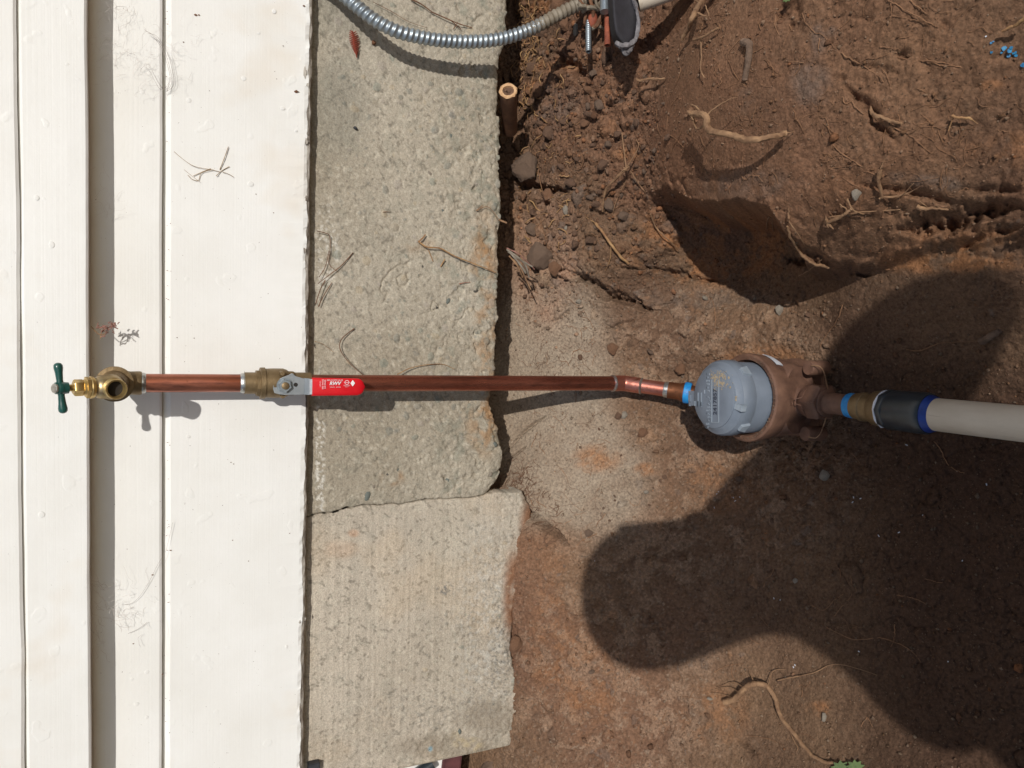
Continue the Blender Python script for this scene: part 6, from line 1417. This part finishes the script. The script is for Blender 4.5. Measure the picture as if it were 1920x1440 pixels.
# splintered wood wedge over the gap
sw = thing('splintered_wood', 'grey splintered wood tuft poking out of the dark gap', 'wood splinters', None, at_y(975, 490, -.0))
for pts, r, mt in [([(950, 468, .03), (968, 480, .02), (985, 497, .02), (992, 520, .03)], .0014, 'stone'), ([(952, 472, .03), (975, 487, .02), (998, 500, .02)], .0012, 'stone'), ([(955, 480, .03), (970, 498, .02), (980, 520, .03)], .0014, 'root'), ([(950, 465, .03), (975, 478, .02), (1002, 505, .03)], .001, 'pink_debris'), ([(958, 478, .03), (972, 494, .02), (995, 543, .02)], .0011, 'root'), ([(953, 470, .03), (972, 492, .015), (986, 512, .02)], .0016, 'stone')]:
    b = bmesh.new(); tube(b, catmull([at_y(x, y, min(yy, hit(x, y).y) - .004) for x, y, yy in pts], 6), r, 6, wob=.2); parent_to(obj('splinter', b, M[mt]), sw)

dust = bmesh.new(); rq = random.Random(12)
for k in range(70):
    t = rq.uniform(-.5, .5); d = (fl * math.cos(t * 5) + lat * math.sin(t * 5)); r = rq.uniform(.0004, .0012)
    bmesh.ops.create_icosphere(dust, subdivisions=1, radius=r, matrix=Matrix.Translation(MC + d * rq.uniform(.0520, .0565) + UP * .0517))
tag(obj('soil_specks', dust, M['clod_grey'], None, False), 'specks of soil lying on the rim of the bronze meter body', 'soil crumbs', None, 'stuff')
# coloured scraps
bs = thing('tape_scraps', 'bright blue torn tape scraps on the bank near the right edge', 'scraps', None, hit(1888, 96))
for px, py, r in [(1882, 92, 7), (1893, 96, 8), (1902, 100, 6), (1890, 106, 6), (1858, 82, 4), (1862, 79, 3), (1859, 99, 4), (1896, 90, 5), (1918, 123, 6), (1905, 105, 5), (1878, 100, 4)]:
    b = bmesh.new(); p = hit(px, py, .001); k = .00031
    pts = [(math.cos(a_) * r * k * random.uniform(.6, 1.2), math.sin(a_) * r * k * random.uniform(.6, 1.2)) for a_ in np.linspace(0, 5.4, 7)]
    nn = (Vector(ND) + Vector((random.uniform(-.5, .5), random.uniform(-.5, .5), 0))).normalized(); u_, v_, w_ = frame(nn); prism(b, pts, p, u_, v_, w_, .0006); parent_to(obj('scrap', b, M['blue_scrap'], None, False), bs)
ws = [(1345, 925), (1348, 922), (1372, 932), (1376, 934), (1388, 933), (1340, 953), (1452, 1123), (1464, 1124), (1489, 1252), (1491, 1248), (1612, 1222), (1731, 965), (1687, 997), (1649, 1006), (1601, 934), (1615, 934), (1778, 1239), (1910, 1251), (1116, 1052), (1702, 835), (1600, 940), (1380, 938), (1850, 68), (1805, 1050), (1850, 910)]
for k, (px, py) in enumerate(ws):
    b = bmesh.new(); p = hit(px, py, .001); a_ = random.uniform(0, 3)
    tube(b, [p, p + Vector((math.cos(a_), math.sin(a_), .3)) * random.uniform(.0012, .003)], .0006, 5, wob=.3)
    tag(obj('white_shaving', b, M['white_scrap']), 'tiny white plastic shaving lying ' + place(px, py), 'shaving', 'white shavings on the soil')
# bottom edge: debris behind the broken concrete corner
b = bmesh.new(); box(b, at_y(842, 1440, .045), (1, 0, -.1), (0, 1, 0), (.1, 0, 1), .03, .012, .016, .003); tag(obj('maroon_block', b, M['purple']), 'maroon piece behind the broken concrete corner, bottom edge', 'block')
b = bmesh.new(); a_ = at_y(770, 1462, .03); lathe(b, a_, at_y(815, 1428, .03) - a_, [(0, .010), (.04, .010)], 20); tag(obj('grey_tube', b, M['pvc_dark']), 'dark grey tube end behind the broken concrete corner, bottom edge', 'tube')
b = bmesh.new(); bmesh.ops.create_icosphere(b, subdivisions=4, radius=1, matrix=Matrix.Translation(at_y(950, 1462, .045)) @ Matrix.Diagonal((.055, .035, .052, 1)))
for v in b.verts: v.co += v.co.normalized() * float(fbm(np.array([v.co.x]), np.array([v.co.z]), 60, 3, 5)[0]) * .006
tag(obj('earth_block', b, M['clod_grey']), 'shaded grey-brown earth block under the broken corner of the concrete', 'earth block')
b = bmesh.new(); box(b, at_y(588, 1436, -.006), (1, 0, 0), (0, 1, 0), (0, 0, 1), .006, .006, .008, .001); tag(obj('dark_block', b, M['char']), 'small dark block under the board at the bottom edge', 'clip')  # plain dark block below the lowest board
# leaves
for px, py, sc_, lab in [(1578, 1436, 15, 'jagged green leaf at the bottom edge, left one'), (1605, 1434, 14, 'jagged green leaf at the bottom edge, right one'), (1479, 2, 7, 'small yellow-green leaf at the top edge')]:
    b = bmesh.new(); p = hit(px, py, .006); k = sc_ * .0007; m = 18
    pts = [(math.cos(a_) * k * (1 + .22 * ((i % 2) * 2 - 1)), math.sin(a_) * k * .7 * (1 + .22 * ((i % 2) * 2 - 1))) for i, a_ in enumerate(2 * math.pi * q / m for q in range(m))]
    u_, v_, w_ = frame(Vector(ND) + Vector((.3, random.uniform(-.3, .3), 0))); prism(b, pts, p, u_, v_, w_, .0006); tag(obj('green_leaf', b, M['leaf_green'], None, False), lab, 'leaf', 'green leaves at the picture edges' if sc_ > 10 else None)

# ------------------------------------------------------------------ the person taking the picture, crouching behind the camera
def behind(px, py, y):
    g = hit(px, py); return g - SUN * ((g.y - y) / SUN.y)
joints = {}
def J(n, px, py, y, r): joints[n] = (behind(px, py, y), r)
J('pelvis', 2020, 1150, -1.62, .15); J('belly', 1850, 1080, -1.60, .15); J('chest', 1640, 1010, -1.52, .15); J('neck', 1440, 1055, -1.38, .075); J('head', 1245, 1130, -1.26, .125); J('crown', 1100, 1120, -1.26, .122)
J('r_shoulder', 1590, 820, -1.46, .095); J('r_elbow', 1745, 605, -1.36, .076); J('r_side', 1900, 810, -1.48, .085); J('r_fore', 1500, 850, -1.26, .05); J('r_hand', 1330, 985, -1.15, .032)
J('l_shoulder', 1660, 1215, -1.46, .075); J('l_elbow', 1800, 1330, -1.40, .065); J('l_fore', 1560, 1150, -1.26, .045); J('l_hand', 1300, 1090, -1.15, .03)
J('r_knee', 2500, 1250, -1.50, .09); J('l_knee', 2150, 1420, -1.52, .10)
J('r_hip', 2100, 1150, -1.66, .11); J('l_hip', 2030, 1230, -1.66, .12)
names = list(joints); edges = [('pelvis', 'belly'), ('belly', 'chest'), ('chest', 'neck'), ('neck', 'head'), ('head', 'crown'), ('chest', 'r_shoulder'), ('r_shoulder', 'r_elbow'), ('r_elbow', 'r_fore'), ('r_fore', 'r_hand'), ('chest', 'r_side'), ('chest', 'l_shoulder'), ('l_shoulder', 'l_elbow'), ('l_elbow', 'l_fore'), ('l_fore', 'l_hand'), ('pelvis', 'r_hip'), ('pelvis', 'l_hip'), ('r_hip', 'r_knee'), ('l_hip', 'l_knee')]
for s_ in ('r', 'l'):
    kn = joints[s_ + '_knee'][0]; fy = kn.y - .28; joints[s_ + '_foot'] = (Vector((kn.x, fy, ground_at(kn.x, fy) + .05)), .05); names.append(s_ + '_foot'); edges.append((s_ + '_knee', s_ + '_foot'))
    joints[s_ + '_toe'] = (Vector((kn.x, fy + .16, ground_at(kn.x, fy + .16) + .04)), .04); names.append(s_ + '_toe'); edges.append((s_ + '_foot', s_ + '_toe'))
me = bpy.data.meshes.new('person'); me.from_pydata([joints[n][0][:] for n in names], [(names.index(a_), names.index(c_)) for a_, c_ in edges], []); me.materials.append(M['cloth'])
person = bpy.data.objects.new('person', me); COL.objects.link(person)
md = person.modifiers.new('skin', 'SKIN'); 
for i, n_ in enumerate(names):
    me.skin_vertices[0].data[i].radius = (joints[n_][1], joints[n_][1])
me.skin_vertices[0].data[0].use_root = True
ss = person.modifiers.new('round', 'SUBSURF'); ss.levels = 2; ss.render_levels = 2
tag(person, 'person in dark clothes crouching with a raised phone, casting the big shadow', 'person')
hd_ = joints['head'][0]; fwd = (Vector((0, 1, -.35))).normalized()
b = bmesh.new(); sphere(b, hd_ + fwd * .035 + Vector((0, 0, -.01)), .086, 24, (.85, .9, 1.12))
sphere(b, hd_ + fwd * .125 + Vector((0, 0, -.01)), .014, 10, (1, 1.1, 1.6))
for sx in (-1, 1): sphere(b, hd_ + Vector((sx * .078, .02, -.01)), .022, 10, (.4, .8, 1.3))
parent_to(obj('face', b, M['skin']), person)
for nm in ('r_hand', 'l_hand'):
    hp_ = joints[nm][0]; b = bmesh.new(); tgt = CAM + Vector((-.03, -.02, -.05)); d = (tgt - hp_).normalized(); u_, v_, w_ = frame(d)
    sphere(b, hp_ + d * .02, .034, 14, (1, .8, 1.1))
    for k in range(4):
        st_ = hp_ + d * .03 + u_ * (.012 * (k - 1.5)); tube(b, catmull([st_, st_ + d * .03 + v_ * .006, st_ + d * (.05 - .004 * abs(k - 1)) - v_ * .002], 4), .0075, 7)
    tube(b, catmull([hp_ + u_ * .02, hp_ + u_ * .036 + d * .02, hp_ + u_ * .03 + d * .045], 4), .009, 7)
    parent_to(obj('hand', b, M['skin']), person)
b = bmesh.new(); box(b, CAM + Vector((-.016, -.016, -.040)), (1, 0, 0), (0, 1, 0), (0, 0, 1), .037, .0045, .076, .003)
tag(obj('phone', b, M['phone']), 'black phone held upright by the person over the trench', 'phone')
